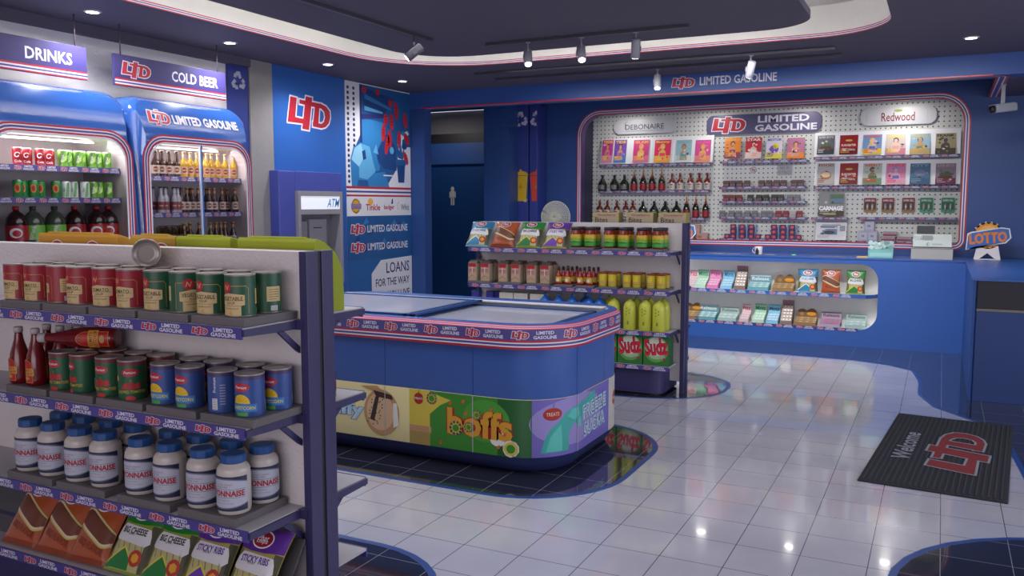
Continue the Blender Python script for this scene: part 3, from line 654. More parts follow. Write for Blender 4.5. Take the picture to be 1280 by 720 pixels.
for i, px in enumerate((208, 222)):
    q = P(px, 285, 'x', -5.62); cp.at((-5.62, q.y, 1.235), 'dark brown beer carton on the lowest visible beer cooler shelf, %s' % ('nearest the left edge' if not i else 'right beside the single bottles'), 'beer cartons')
for i, px in enumerate([230, 237.5, 249, 263, 270, 276, 281, 291]):
    q = P(px, 285, 'x', -5.58); bp['gold'].at((-5.58, q.y, 1.235), '%s, lowest visible beer cooler shelf, %s from left' % (WD['gold'], ORD[i]), 'bottles in the beer cooler', .9)

def soda_can(body, art):
    t = thing('soda_can', 'x', 'can'); b = MB(); b.lathe([(.026, 0), (.033, .006), (.033, .108), (.028, .118)], body, 18); b.art(art, cyl_map(.0332), .01); b.build('body', t)
    b = MB(); b.lathe([(.028, .118), (.0275, .121), (.026, .118)], M('B8B8BC', .3, .8), 18, cap=False); b.lathe([(.0, .1175), (.027, .1175)], M('B8B8BC', .3, .8), 18, cap=False); b.box(-.006, .006, -.012, .006, .118, .120, M('98989C', .3, .8)); b.build('lid', t); return Stock(t)
def swirl(w_, m, l=1):
    a = Art()
    for k in range(9):
        t0 = .5+k*.62; t1 = t0+.72; r0 = w_*(1-k*.06); r1 = w_*(1-(k+1)*.06)
        a.line((r0*math.cos(t0), .068+r0*math.sin(t0)), (r1*math.cos(t1), .068+r1*math.sin(t1)), w_*.3, m, l)
    return a
sc_ = dict(red=soda_can(M('9C1420', .3, .2), swirl(.020, WHITE).text('Cola', .004, .028, .016, WHITE, 2)),
           green=soda_can(M('6FA83A', .3, .2), Art().poly([(-.03, .01), (-.01, .01), (.012, .11), (-.012, .11)], M('4E6E3A', .4), 1).poly([(.0, .03), (.03, .05), (.034, .09), (.01, .07)], M('B8DE78', .4), 1).text('sprunk', .002, .06, .018, WHITE, 3, rot=1.3)),
           orange=soda_can(M('2C8440', .3, .2), Art().ell(.0, .065, .019, .03, M('D87030', .5), 1).ell(.002, .066, .010, .02, M('8A3020', .5), 2)),
           white=soda_can(M('D2DAD4', .3, .2), Art().poly([(.0, .01), (.02, .01), (.03, .11), (.012, .11)], M('5E9A58', .4), 1).text('light', -.006, .06, .016, M('5A6A60', .4), 2, rot=1.3)))
WS = dict(red='red cola can with white swirl', green='bright lime green soda can', orange='green soda can with orange emblem', white='white and green diet soda can')
for z, rn, seq in [(1.858, 'top', [('red', [23, 38, 51, 66]), ('green', [79, 89, 98, 106, 115, 126, 134])]), (1.64, 'second', [('orange', [21, 31, 41, 53, 69]), ('white', [81, 94, 105]), ('green', [115.5, 126, 134])])]:
    for kind, pxs in seq:
        for i, px in enumerate(pxs):
            q = P(px, 215, 'x', -5.58)
            sc_[kind].at((-5.58-(.03 if i % 2 else 0), q.y, z), '%s, %s drinks cooler shelf, %s from the left' % (WS[kind], rn, ORD[i]), 'soda cans in the drinks cooler', .9)
def pet(cap, lab, liq, art):
    t = thing('soda_bottle', 'x', 'bottle'); t.scale = (1.35, 1.35, 1.12); b = MB(); b.lathe([(.045, 0), (.052, .01), (.052, .06), (.050, .07), (.052, .08), (.052, .17), (.047, .205), (.030, .235), (.014, .25), (.014, .262)], liq, 20); b.build('body', t)
    b = MB(); b.lathe([(.0527, .075), (.0527, .165)], lab, 20, cap=False); b.art(art, cyl_map(.0529), .012); b.build('label', t)
    b = MB(); b.lathe([(.016, .258), (.016, .278), (.013, .28)], cap, 14); b.build('cap', t); return Stock(t)
pg = pet(M('3A3A3A', .4), M('6FB040', .4), M('3C4438', .12, coat=.4), Art().text('sprunk', 0, .12, .03, WHITE, 2, rot=1.3))
pr = pet(M('A8242C', .4), M('9C1420', .4), M('2A1412', .12, coat=.4), Art().ell(0, .12, .03, .03, WHITE, 1, 16).ell(.004, .117, .02, .02, RED, 2, 16))
for i, (px, k) in enumerate([(21, pr), (42, pg), (69, pg), (94, pr), (121, pr), (136, pr)]):
    q = P(px, 285, 'x', -5.60); k.at((-5.60, q.y, 1.27), '%s in the drinks cooler, %s' % ('large soda bottle with green label' if k is pg else 'large cola bottle', ['at the left edge', 'left of the two green ones', 'right of the two green ones', 'first right of the green ones', 'second right of the green ones', 'against the right edge of the door'][i]), 'large soda bottles', .9)

# ================================================================ chest freezer
FX0, FX1, FY0, FY1, FR = -4.285, -1.915, 4.42, 5.66, .36
FB = M('3A5FA8', .4, bump=.03, bscale=200)
def ro(off, n=30): return rr(FX0-off, FX1+off, FY0-off, FY1+off, FR+off, n)
def loft(mb, lv, m, close=False, smooth=True, n=30):
    vs = []; fs = []
    for off, z in lv: vs += [(p[0], p[1], z) for p in ro(off, n)]
    k = len(ro(0, n))
    for j in range(len(lv)-1):
        for i in range(k): fs.append((j*k+i, j*k+(i+1) % k, (j+1)*k+(i+1) % k, (j+1)*k+i))
    mb.add(vs, fs, m, smooth)
    if close: mb.add([(p[0], p[1], lv[-1][1]) for p in ro(lv[-1][0], n)], [tuple(range(k))], m)
    return mb
SL, AR, SD = (-3.10-(FX0+FR)), FR*PI/2, (FY1-FY0-2*FR)
def per_map(zb, off=0):
    xc = (FX0+FX1)/2; hl = (FX1-FX0)/2-FR
    def f(u, v, e):
        u = max(-2.47, min(2.47, u)); s = 1 if u >= 0 else -1; a = abs(u); o = off+e
        if a <= hl: x, y, nx, ny = xc+u, FY0, 0, -1
        elif a <= hl+AR:
            t = (a-hl)/FR; x = xc+s*(hl+FR*math.sin(t)); y = FY0+FR-FR*math.cos(t); nx, ny = s*math.sin(t), -math.cos(t)
        elif a > hl+AR+SD:
            t = (a-hl-AR-SD)/FR; x = xc+s*(hl+FR*math.cos(t)); y = FY1-FR+FR*math.sin(t); nx, ny = s*math.cos(t), math.sin(t)
        else: x = xc+s*(hl+FR); y = FY0+FR+(a-hl-AR); nx, ny = s, 0
        return Vector((x+nx*o, y+ny*o, zb+v))
    return f
fz = thing('chest_freezer', 'large blue chest freezer with ice cream advert panels and glass top', 'freezer', (0, 0, 0))
b = MB(); loft(b, [(-.10, 0), (-.055, .02), (-.02, .07), (-.004, .108)], M('2C3668', .45)); b.build('plinth', fz)
b = MB(); loft(b, [(-.004, .108), (0, .112), (0, .765)], FB)
for u in (-1.266+.0, -.633, 0, .633, 1.33, 1.78):
    b.add([per_map(0, .0008)(u-.0015, .46, 0), per_map(0, .0008)(u+.0015, .46, 0), per_map(0, .0008)(u+.0015, .765, 0), per_map(0, .0008)(u-.0015, .765, 0)], [(0, 1, 2, 3)], M('122A60', .5))
b.build('body', fz)
# advert band
z0, z1 = .112, .457; H = z1-z0; K = {k: M(v, .4) for k, v in dict(cream='D8CC94', lid='C8B890', green='3C8A2C', dgreen='1E5E28', yel='D8C24A', purp='7468B8', lp='988CC8', teal='3FAAA0', teal2='5CC4B8', choc='3A2418', skin='C09468', skin2='DCB48C', ltb='A8D8EE', blu='3C82C0', gold='D89A2C', red='A82418', orn='D2602C', wh='E8E6DC', gry='6A6484', pal='C8C2B8').items()}
b = MB(); loft(b, [(.003, z0), (.003, z1), (0, z1+.002)], K['cream'])
a = Art()
a.rect(.18, .33, .0, H, K['yel'], 1).rect(.18, .33, 0, .08, M('A89050', .5), 2).rect(.18, .34, .08, .12, K['skin'], 2.5)
a.rect(.33, .86, 0, H, K['green'], 2).poly([(.30, H), (.48, .30), (.40, .26), (.33, .2), (.33, .05)], K['yel'], 3.5)
a.rect(.80, 1.008, 0, H, K['dgreen'], 3).ell(.72, .2, .16, .13, M('4A9A34', .4), 4)
# ice cream bar
a.ell(-.03, .17, .135, .15, K['skin'], 4, 24).ell(-.04, .175, .105, .122, K['skin2'], 5, 24).ell(-.05, .19, .07, .085, M('D8B890', .5), 5.3, 20).poly([(-.19, .33), (-.06, .34), (.02, .28), (.0, .25), (-.08, .30)], K['skin'], 6).poly([(-.09, .31), (.05, .29), (.06, .26), (-.07, .27)], K['choc'], 7)
a.poly([(-.075, .27), (-.045, .27), (-.085, .11), (-.118, .12)], K['choc'], 8)
for q_ in range(26): a.ell(-.095+.045*math.sin(q_*2.3)+.04*(q_/26), .09+.17*q_/26, .005, .005, K['choc'], 7.5, 6)
a.poly([(.06, .08), (.06, .24), (.09, .24), (.10, .10)], K['wh'], 8)
a.text('Fluffy', -.36, .16, .115, K['blu'], 6, w=.40, bold=.07).text('Fluffy', -.36, .16, .11, WHITE, 7, w=.39, bold=.04).text('Fluffy', -.36, .16, .105, K['ltb'], 8, w=.38, bold=.005)
a.ell(-.62, .17, .22, .12, M('E8DDB0', .5), 1)
def flower(x, y, r, l):
    a.burst(x, y, r, K['wh'], l, 10, .72).burst(x, y, r*.82, K['yel'], l+1, 10, .74).ell(x, y, r*.52, r*.52, K['green'], l+2, 12)
a.ell(.25, .29, .034, .036, K['red'], 6).text('TREATS', .25, .29, .014, WHITE, 7).line((.25, .32), (.255, .345), .004, K['dgreen'], 7)
flower(.345, .30, .038, 6)
for dx, m, bo, l in ((0, K['red'], .085, 7), (0, K['gold'], .035, 8)): a.text('boffs', .675, .175, .17, m, l, w=.44 if l == 8 else .455, bold=bo)
flower(.515, .135, .045, 10); flower(.605, .15, .032, 10); flower(.66, .23, .030, 10); flower(.885, .05, .052, 10)
a.ell(.80, .09, .05, .035, K['wh'], 7, 10).ell(.84, .12, .045, .03, K['wh'], 7, 10)
for x, y in ((.47, .29), (.58, .24), (.40, .04), (.80, .06), (.56, .31), (.84, .14), (.75, .28)): a.poly([(x, y), (x+.02, y+.006), (x+.012, y-.022), (x-.004, y-.016)], K['orn'], 9)
a.rect(1.008, 1.86, 0, H, K['purp'], 2).ell(1.35, .2, .36, .15, K['lp'], 3, 24).rect(1.86, 3.2, 0, H, K['pal'], 2)
a.ell(1.135, .255, .062, .038, K['red'], 5).text('TREATS', 1.135, .255, .022, M('E0C8B0', .5), 6, w=.085).line((1.135, .29), (1.145, .32), .005, K['gry'], 6)
gun = [(1.06, .02), (1.08, .10), (1.12, .17), (1.18, .215), (1.22, .26), (1.30, .29), (1.36, .295), (1.38, .315), (1.40, .30), (1.60, .345), (1.60, .30), (1.60, .27), (1.42, .235), (1.40, .20), (1.38, .17), (1.34, .165), (1.30, .19), (1.27, .16), (1.25, .12), (1.25, .02)]
a.poly([(x, y*.95+.005) for x, y in gun], K['teal'], 5)
a.poly([(1.09, .03), (1.12, .12), (1.19, .19), (1.2, .1), (1.2, .03)], K['teal2'], 6).poly([(1.24, .23), (1.28, .27), (1.34, .27), (1.36, .22), (1.3, .2)], K['teal2'], 6)
for v in (.30, .275, .25): a.line((1.42, v-.04+.03), (1.60, v+.02), .005, K['teal2'], 7)
a.ell(1.36, .175, .02, .035, K['teal2'], 6, 10)
for m, bo, l in ((WHITE, .09, 8), (K['gry'], .045, 9), (K['ltb'], .0, 10)): a.text('FREEZE', 1.60, .225, .095, m, l, w=.40, bold=bo, rot=.04).text('SUCKA', 1.60, .115, .095, m, l, w=.36, bold=bo, rot=.04)
a.ell(1.98, .2, .05, .05, K['red'], 4).text('TREATS', 1.98, .2, .022, WHITE, 5)
a.rect(2.12, 2.3, 0, H, K['green'], 3).ell(2.22, .2, .05, .11, K['yel'], 4)
for u in (-.633, 0, .633, 1.33): a.rect(u-.003, u+.003, 0, H, M('B8B8B8', .3), 12)
b.art(a, per_map(z0, .0034), .02, .00035); b.build('advert_panel', fz)
# rim with the store name
b = MB(); RIMN = M('504A8C', .4)
for (o0, h0, o1, h1, m) in [(0, .758, .035, .760, RED), (.035, .760, .037, .774, RED), (.037, .774, .037, .782, STRIPW), (.037, .782, .037, .794, NAVY), (.037, .794, .037, .802, STRIPW), (.037, .802, .037, .814, RED), (.037, .814, .037, .878, RIMN), (.037, .878, .034, .882, RED), (.034, .882, .028, .888, M('D890A0', .4)), (.028, .888, .024, .891, NAVY), (.024, .891, .018, .896, M('D890A0', .4)), (.018, .896, .012, .900, RED)]:
    loft(b, [(o0, h0), (o1, h1)], m, smooth=False)
a = Art(); p = .29; i = -4
while True:
    u = .145+i*p
    if u > 2.3: break
    a.logo(u-.072, .0, .092, .052, l=1, out=.06).text('LIMITED', u+.062, .0135, .020, STRIPW, 2, w=.098, bold=.03).text('GASOLINE', u+.062, -.0135, .020, STRIPW, 2, w=.128, bold=.03); i += 1
b.art(a, per_map(.846, .0372), .03); b.build('rim', fz)
b = MB(); TB = M('2A5AA8', .35)
inn = [(p_[0], p_[1]) for p_ in rr(FX0+.05, FX1-.05, FY0+.045, FY1-.20, (.30, .30, .1, .1), 30)]
A = ro(.012); vs = [(p_[0], p_[1], .900) for p_ in A]+[(p_[0], p_[1], .903) for p_ in inn]; n = len(A)
b.add(vs, [(i, (i+1) % n, n+(i+1) % n, n+i) for i in range(n)], TB); b.build('top_frame', fz)
b = MB(); WI = M('B9BBC8', .5)
b.add([(p_[0], p_[1], .903) for p_ in inn]+[(p_[0], p_[1], .845) for p_ in inn], [(i, (i+1) % n, n+(i+1) % n, n+i) for i in range(n)], M('C9CCD6', .5)); b.add([(p_[0], p_[1], .845) for p_ in inn], [tuple(range(n))], WI); b.build('frosted_inside', fz)
def lid(x0, x1, z, lab):
    t_ = MB(); y0, y1 = FY0+.06, FY1-.27; DKB = M('16407E', .35)
    t_.box(x0, x1, y0, y0+.03, z, z+.014, DKB, .002); t_.box(x0, x1, y1-.035, y1, z, z+.014, DKB, .002); t_.box(x1-.075, x1-.045, y0, y1, z, z+.014, DKB, .002) if lab else t_.box(x1-.03, x1, y0+.2, y1, z, z+.014, DKB, .002)
    t_.box(x1-.03, x1, y0, y1, z, z+.014, DKB, .002) if lab else t_.box(x0, x0+.03, y0, y1, z, z+.014, DKB, .002)
    if lab: t_.box(x0, x0+.03, y0, y1, z, z+.014, DKB, .002)
    o = t_.build('lid_frame', fz); b = MB(); m = M('B8BCCC', .22, coat=.4)
    b.box(x0+.03, x1-.03, y0+.03, y1-.03, z+.004, z+.007, m); b.build('glass_pane', o)
lid(FX0+.10, -2.93, .900, True); lid(-3.02, FX1-.14, .868, False)
b = MB(); b.box(FX0+.10, FX1-.10, FY1-.262, FY1-.245, .90, .910, M('F0F0F0', .4)); b.box(FX0+.10, FX1-.10, FY1-.235, FY1-.190, .90, .906, M('F0F0F0', .4)); b.build('sliding_rail', fz)

# ================================================================ service counter
ct = thing('service_counter', 'blue service counter with two rounded display shelves set into its front', 'counter', (0, 10.25, 0))
CB = M('2C58A4', .45, bump=.04, bscale=200)
wn = rr(-4.35, -.60, .192, .932, .19, 8)
b = MB(); X0c, X1c = -4.6, .25
wall_with_hole(b, X0c, X1c, 0, .985, wn, 0, .03, CB); b.box(X0c, X0c+.03, 0, .75, 0, .985, CB)
b.prism(rr(.25, .28, -2.4, .03, .01, 2), 0, .985, CB, 'z'); b.box(.28, 1.0, -2.42, -2.39, 0, .74, M('223E78', .45), .004); b.box(.28, 1.0, -2.42, -2.39, .76, .985, M('1C1E2A', .5), .004); b.box(.28, 1.0, -2.425, -2.39, .74, .76, M('77726A', .5)); b.build('front_panel', ct)
b = MB(); b.prism([(-4.62, -.012), (.24, -.012), (.24, -2.43), (1.0, -2.43), (1.0, .0), (1.0, .75), (-4.62, .75)], .985, .998, M('2C5CA8', .35), 'z'); b.build('worktop', ct)
n = len(wn); IN = M('F4F4F2', .6); b = MB()
b.add([(p_[0], .03, p_[1]) for p_ in wn]+[(p_[0], .30, p_[1]) for p_ in wn], [(i, (i+1) % n, n+(i+1) % n, n+i) for i in range(n)], IN); b.add([(p_[0], .30, p_[1]) for p_ in wn], [tuple(range(n))], IN); b.build('display_lining', ct)
b = MB(); b.prism([(-4.34, .29), (-.61, .29), (-.61, .17), (-.64, .08), (-.72, .01), (-.86, .004), (-4.34, .004)], .555, .585, IN, 'z'); s = b.build('shelf', ct)
b = MB(); vs = [(-4.34, .002), (-.86, .002), (-.72, .008), (-.64, .078), (-.608, .17)]
bb = [(x, y, .548) for x, y in vs]+[(x, y, .590) for x, y in vs]; b.add(bb, [(i, i+1, 6+i, 5+i) for i in range(4)], CB)
a = strip_art(3.48, .038, 15); b.art(a, front_map(.001, -2.60, .569)); b.build('price_strip', s)
b = MB(); b.box(-4.2, -.79, -.003, .0, .172, .208, M('3A3A80', .4)); b.art(strip_art(3.40, .036, 15), front_map(-.0035, -2.495, .19)); b.build('price_strip', ct)

# ================================================================ gondolas
SHZ = [1.209, .885, .547, .262]
def gondola(cx, cy, label):
    t = thing('gondola_shelving', label, 'shelving unit', (cx, cy, 0), 0, 'double-sided gondolas')
    b = MB(); b.box(-.965, .965, -.042, .042, .1, 1.437, PLASTER); b.build('back_board', t)
    for s in (-1, 1):
        b = MB(); x0, x1 = sorted((s*.962, s*.9955))
        b.box(x0, x1, -.070, -.010, 0, 1.44, POSTB, .002); b.box(x0, x1, .010, .070, 0, 1.44, POSTB, .002); b.box(x0+.006, x1-.006, -.012, .012, 0, 1.437, BLACK)
        b.build('post', t)
    b = MB(); b.prism(rr(-.87, .87, -.27, .27, .1, 5),   .02, .24, M('34305E', .5), 'z'); b.prism(rr(-.84, .84, -.24, .24, .1, 5), 0, .02, BLACK, 'z'); b.build('base_plinth', t)
    return t
def shelf_protos():
    """one shelf, its price strip and its two brackets, running towards -y from the board"""
    out = {}
    b = MB(); b.box(-.9375, .9375, -.312, -.044, -.010, 0, M('B9B7BB', .5)); out['shelf'] = b.mesh('shelf')
    b = MB(); b.box(-.9375, .9375, -.318, -.312, -.036, .001, M('48428A', .4)); b.art(strip_art(1.86, .036, 8), front_map(-.3185, 0, -.0175)); out['strip'] = b.mesh('price_strip')
    for s, k in ((-1, 'bl'), (1, 'br')):
        b = MB(); x0, x1 = sorted((s*.9385, s*.9475))
        b.prism([(-.316, -.004), (-.044, -.004), (-.044, -.032), (-.150, -.032), (-.316, -.026)], x0, x1, POSTB, 'x')
        b.prism([(-.165, -.030), (-.135, -.030), (-.055, -.095), (-.055, -.118), (-.075, -.105)], x0, x1, POSTB, 'x')
        x0, x1 = sorted((s*.9385, s*.975)); b.box(x0, x1, -.074, -.05, -.034, -.002, POSTB); out[k] = b.mesh('bracket')
    return out
SP_ = shelf_protos()
def fill_shelves(t):
    for side in (0, 1):
        for z in SHZ:
            s = put('shelf', SP_['shelf'], t); s.location = (0, 0, z); s.rotation_euler = (0, 0, side*PI)
            for k, nm in (('strip', 'price_strip'), ('bl', 'bracket'), ('br', 'bracket')):
                if k != 'strip' and z < .3: continue
                put(nm, SP_[k], s)
G1 = (-2.8925, 2.33); G2 = (-2.8925, 7.105)
g1 = gondola(*G1, 'near double-sided grocery gondola with cans, ketchup, jars and chips'); fill_shelves(g1)
g2 = gondola(*G2, 'middle double-sided gondola beyond the freezer, with crisps, salsa and soap boxes'); fill_shelves(g2)
# ================================================================ goods on the gondolas
TRM = M('6A6668', .7, noise=.12)
def tray_proto(w_, d, h=.028, name='riser_tray'):
    b = MB(); b.box(-w_/2, w_/2, 0, d, 0, h, TRM, .0025, 1); o = b.build(name); tag(o, 'x', 'tray'); return o
def simple(o):
    class S: used = False
    s = S()
    def at(loc, label, group, rz=0):
        if not s.used: s.used = True; r = o
        else: r = o.copy(); C.objects.link(r)
        r.location = loc; r.rotation_euler = (0, 0, rz); r['label'] = label
        if group: r['group'] = group
        return r
    s.at = at; return s
TR = simple(tray_proto(.234, .25))
LVN = {1.209: 'top', .885: 'second', .547: 'third', .285: 'bottom'}
def tin(name, r, h, parts, lidm, rimm=None, n=28):
    t = thing(name, 'x', 'can'); b = MB(); z = 0; prof_n = n
    for (z0, z1, m) in parts: b.lathe([(r, z0), (r, z1)], m, n, cap=False)
    b.lathe([(0, 0), (r*.97, 0), (r*1.01, .003), (r, .005)], lidm, n, cap=False)
    return t, b
LIDM = M('8E8680', .35, .5); CREAMY = M('C8B07C', .6); INK = M('3A2A20', .7); GOLD = M('B8924C', .6)
def soup(bodyh, word, lh='8A1A2E'):
    r, h = .049, .137; B_ = M(bodyh, .45)
    t, b = tin('soup_can', r, h, [(.005, h-.004, B_)], LIDM)
    a = Art(); cm = CREAMY
    a.rect(-.062, .048, .100, .102, GOLD, 1).line((.048, .1), (.056, .092), .0015, GOLD, 1).rect(.054, .0555, .012, .093, GOLD, 1).rect(-.0635, -.062, .012, .1, GOLD, 1)
    a.burst(-.020, .096, .019, M('B02030', .5), 2, 12, .85).text('N', -.020, .096, .017, CREAMY, 3, shear=.3)
    a.poly([(-.05, .070), (-.01, .078), (.042, .072), (.042, .040), (.030, .038), (.030, .006), (-.040, .006), (-.040, .038), (-.05, .040)], cm, 2)
    a.text(word, -.004, .061, .012, INK, 3, w=.080 if len(word) > 6 else .066, bold=.012).text('SOUP', -.004, .046, .008, INK, 3, w=.03).line((-.045, .054), (.038, .054), .001, INK, 3).line((-.036, .037), (.028, .037), .001, INK, 3)
    a.text('condensed', -.004, .029, .006, INK, 3, w=.05, bold=0).text('4L', -.004, .014, .011, GOLD, 3)
    for s in (0, 1):
        u0 = .085 if not s else -.135; u1 = u0+.05
        a.rect(u0, u1, .040, .090, cm, 2)
        for q in range(5): a.rect(u0+.008, u1-.008-(.01 if q == 4 else 0), .079-q*.008, .0805-q*.008, INK, 3)
    a.rect(.098, .122, .010, .026, WHITE, 2)
    for q in range(7): a.rect(.100+q*.003, .1012+q*.003, .011, .025, INK, 3)
    b.art(a, cyl_map(r), .008, .00025); b.build('can_body', t)
    b = MB(); b.lathe([(r, h-.005), (r*1.015, h-.003), (r*1.015, h), (r*.95, h), (r*.93, h-.003), (r*.5, h-.003), (.0, h-.003)], LIDM, 28, cap=False)
    b.lathe([(r*.7, h-.003), (r*.68, h-.002), (r*.66, h-.003)], LIDM, 28, cap=False); b.build('lid', t); return Stock(t)
tomato, veg = soup('94202E', 'TOMATO'), soup('1E5236', 'VEGETABLE')
def veg_can(bodyh, toph, kind):
    r, h = .048, .140; t = thing(kind+'_can', 'x', 'can'); b = MB(); B_ = M(bodyh, .4, .2)
    b.lathe([(0, 0), (r*.98, 0), (r, .004), (r, h-.018)], B_, 28, cap=False); b.lathe([(r, h-.018), (r, h-.004)], M(toph, .45), 28, cap=False)
    a = Art(); a.ell(-.012, .098, .030, .015, M('B01C2C', .4), 2, 24).ell(-.012, .098, .027, .0125, M('D04050', .4), 3, 24).ell(-.012, .098, .026, .0115, M('B01C2C', .4), 4, 24).text('Premium', -.012, .098, .010, WHITE, 5, w=.040, shear=.3)
    if kind == 'tomato':
        a.poly([(-.045, .040), (-.030, .062), (-.018, .058), (-.010, .066), (.004, .056), (.018, .062), (.022, .040)], M('B82A26', .5), 2).ell(-.01, .050, .016, .014, M('A01E20', .5), 3, 12).poly([(-.016, .068), (-.008, .075), (-.004, .064)], M('3A8A30', .5), 4)
        a.text('CHOPPED TOMATOES', -.010, .029, .011, M('B8A23C', .5), 4, w=.105, bold=.02).ell(-.012, .006, .018, .008, M('B82A26', .5), 2, 12).ell(-.068, .075, .011, .011, M('D8A060', .5), 2, 12)
    else:
        pts = [(-.012+.030*math.cos(q*PI/14), .045+.030*math.sin(q*PI/14)) for q in range(15)]
        a.poly(pts, M('E0B818', .5), 2)
        for q in range(1, 7):
            c_ = q*PI/7; a.line((-.012+.008*math.cos(c_), .045+.008*math.sin(c_)), (-.012+.028*math.cos(c_), .045+.028*math.sin(c_)), .0012, M('B88A10', .5), 3)
        a.rect(-.052, .040, .018, .044, M('2F7CB8', .5), 2).text('SWEETCORN', -.006, .031, .012, M('D8C86A', .5), 4, w=.080, bold=.02).rect(-.03, .01, .004, .016, M('4C9A3C', .5), 2)
    a.rect(.085, .103, .012, .050, WHITE, 2); a.text('Premium', .094, .095, .010, WHITE, 2, w=.05, rot=PI/2)
    for q in range(9): a.rect(.087, .101, .014+q*.004, .0155+q*.004, INK, 3)
    for q in range(8): a.rect(.112, .130, .03+q*.009, .033+q*.009, M('9A98A8', .6), 2)
    b.art(a, cyl_map(r), .008, .00025); b.build('can_body', t)
    b = MB(); b.lathe([(r, h-.005), (r*1.015, h-.003), (r*1.015, h), (r*.95, h), (r*.93, h-.003), (r*.5, h-.003), (.0, h-.003)], M('A49C96', .35, .5), 28, cap=False); b.lathe([(r*.75, h-.003), (r*.73, h-.002), (r*.71, h-.003)], LIDM, 28, cap=False); b.build('lid', t); return Stock(t)
tom, corn = veg_can('2A5C3E', '6E2832', 'tomato'), veg_can('3A5492', '44365E', 'sweetcorn')
GY = 2.33
def shelf_groups(groups, z, proto_y=(2.092, 2.205), tray_dx=0):
    pass
posn = ['first', 'second', 'third', 'fourth', 'fifth', 'sixth', 'seventh', 'eighth', 'ninth', 'tenth', 'eleventh', 'twelfth']
# top shelf
zz = 1.209
for i in range(5):
    xr = -1.958-.2495*i
    TR.at((xr-.117, 2.030, zz), 'grey riser tray under soup cans on the near gondola, %s from the post' % posn[i], 'grey riser trays')
fr = [(-2.02, veg), (-2.144, veg), (-2.27, veg), (-2.392, veg), (-2.528, tomato), (-2.652, tomato), (-2.79, tomato), (-2.90, tomato), (-3.03, tomato), (-3.15, tomato)]
ang = [-.25, -.3, .9, -.25, -.35, -.2, -.35, 1.1, -.4, -.5]
for i, (x, k) in enumerate(fr):
    nm = 'green vegetable soup can' if k is veg else 'red tomato soup can'
    k.at((x-.012, 2.092, zz+.028), '%s, front row of the near gondola top shelf, %s from the post' % (nm, posn[i]), 'soup cans on the near gondola', [.18, .22, 1.5, .2, .12, .38, .1, -.9, .2, .1][i])
    k.at((x-.004, 2.205, zz+.028), '%s, back row of the near gondola top shelf, %s from the post' % (nm, posn[i]), 'soup cans on the near gondola', -1.0 if i == 0 else .3*(i % 4))
# second shelf
zz = .885
for i in range(5): TR.at((-2.05-.2535*i, 2.030, zz), 'grey riser tray on the near gondola second shelf, %s from the post' % posn[i], 'grey riser trays')
fr = [(-1.994, corn, .38), (-2.113, corn, -1.75), (-2.262, corn, .28), (-2.38, corn, .22), (-2.545, tom, .95), (-2.662, tom, .42), (-2.80, tom, -.1), (-2.915, tom, .35)]
for i, (x, k, r) in enumerate(fr):
    nm = 'blue sweetcorn can' if k is corn else 'green chopped tomato can'
    if i == 1: nm = 'blue sweetcorn can, barcode side showing'
    k.at((x-.01, 2.092, zz+.028), '%s, front row, near gondola second shelf, %s from the post' % (nm, posn[i]), 'vegetable cans on the near gondola', r)
    k.at((x+.006, 2.205, zz+.028), '%s, back row, near gondola second shelf, %s from the post' % (nm.split(',')[0], posn[i]), 'vegetable cans on the near gondola', .35)
def ketchup_p():
    t = thing('ketchup_bottle', 'x', 'bottle'); R_ = M('6A1016', .25, coat=.4)
    prof = [(.030, 0), (.037, .004), (.038, .03), (.037, .085), (.033, .115), (.024, .145), (.017, .17), (.0145, .19), (.0145, .20)]
    b = MB(); b.lathe(prof, R_, 24); b.build('bottle', t)
    a = Art(); arch = lambda g: [(-.026-g, .014-g), (.026+g, .014-g), (.026+g, .070)]+[((.026+g)*math.cos(q), .070+(.030+g)*math.sin(q)) for q in [PI*k/10 for k in range(1, 10)]]+[(-.026-g, .070)]
    a.poly(arch(.0012), M('D88838', .5), 1).poly(arch(-.0005), M('A81C1C', .4), 2).rect(-.032, .032, .040, .068, M('C89038', .5), 3).text('TOMATO', 0, .060, .009, M('7A1418', .5), 4, w=.05).text('KETCHUP', 0, .048, .010, M('7A1418', .5), 4, w=.056)
    a.ell(0, .082, .012, .011, M('C02020', .5), 3, 14).poly([(-.006, .090), (0, .095), (.006, .090), (0, .084)], M('2A6A30', .5), 4).ell(0, .030, .014, .007, GOLD, 3, 12)
    b = MB(); b.art(a, cyl_map(.0385), .008, .00025); b.build('label', t)
    b = MB(); b.lathe([(.0165, .196), (.0165, .215), (.0145, .217)], M('B0A8A8', .5), 20); b.build('cap', t); return Stock(t)
ket = ketchup_p()
for i, (x, y) in enumerate([(-3.065, 2.082), (-3.165, 2.082), (-3.045, 2.17), (-3.13, 2.175), (-2.975, 2.20), (-3.06, 2.25), (-2.965, 2.115), (-2.885, 2.243)]):
    if i == 6: continue
    if i == 7: continue
    ket.at((x, y, zz+.028), 'upright red ketchup bottle on the near gondola, '+['front row beside the tomato cans', 'front row at the left edge', 'second row beside the tomato cans', 'second row at the left edge', 'back row behind the lying bottle cap', 'back row against the board', '', ''][i], 'ketchup bottles on the near gondola', -.15)
A_ = P(49, 430, 'y', 2.075); B_ = P(148, 432, 'y', 2.205); dv = (A_-B_); L_ = dv.length
lay = ket.at((0, 0, 0), 'red ketchup bottle lying on its side on top of the tomato cans', 'ketchup bottles on the near gondola')
zl = .885+.028+.140+.0385
Bp = Vector((B_.x, B_.y, zl+.002)); dirv = Vector((dv.x, dv.y, -.0)).normalized(); L2 = math.hypot(dv.x, dv.y)/.217
lay.scale = (1.12, 1.12, max(1.0, L2)); lay.location = Bp+Vector((0, 0, .004)); lay.rotation_euler = dirv.to_track_quat('Z', 'X').to_euler()
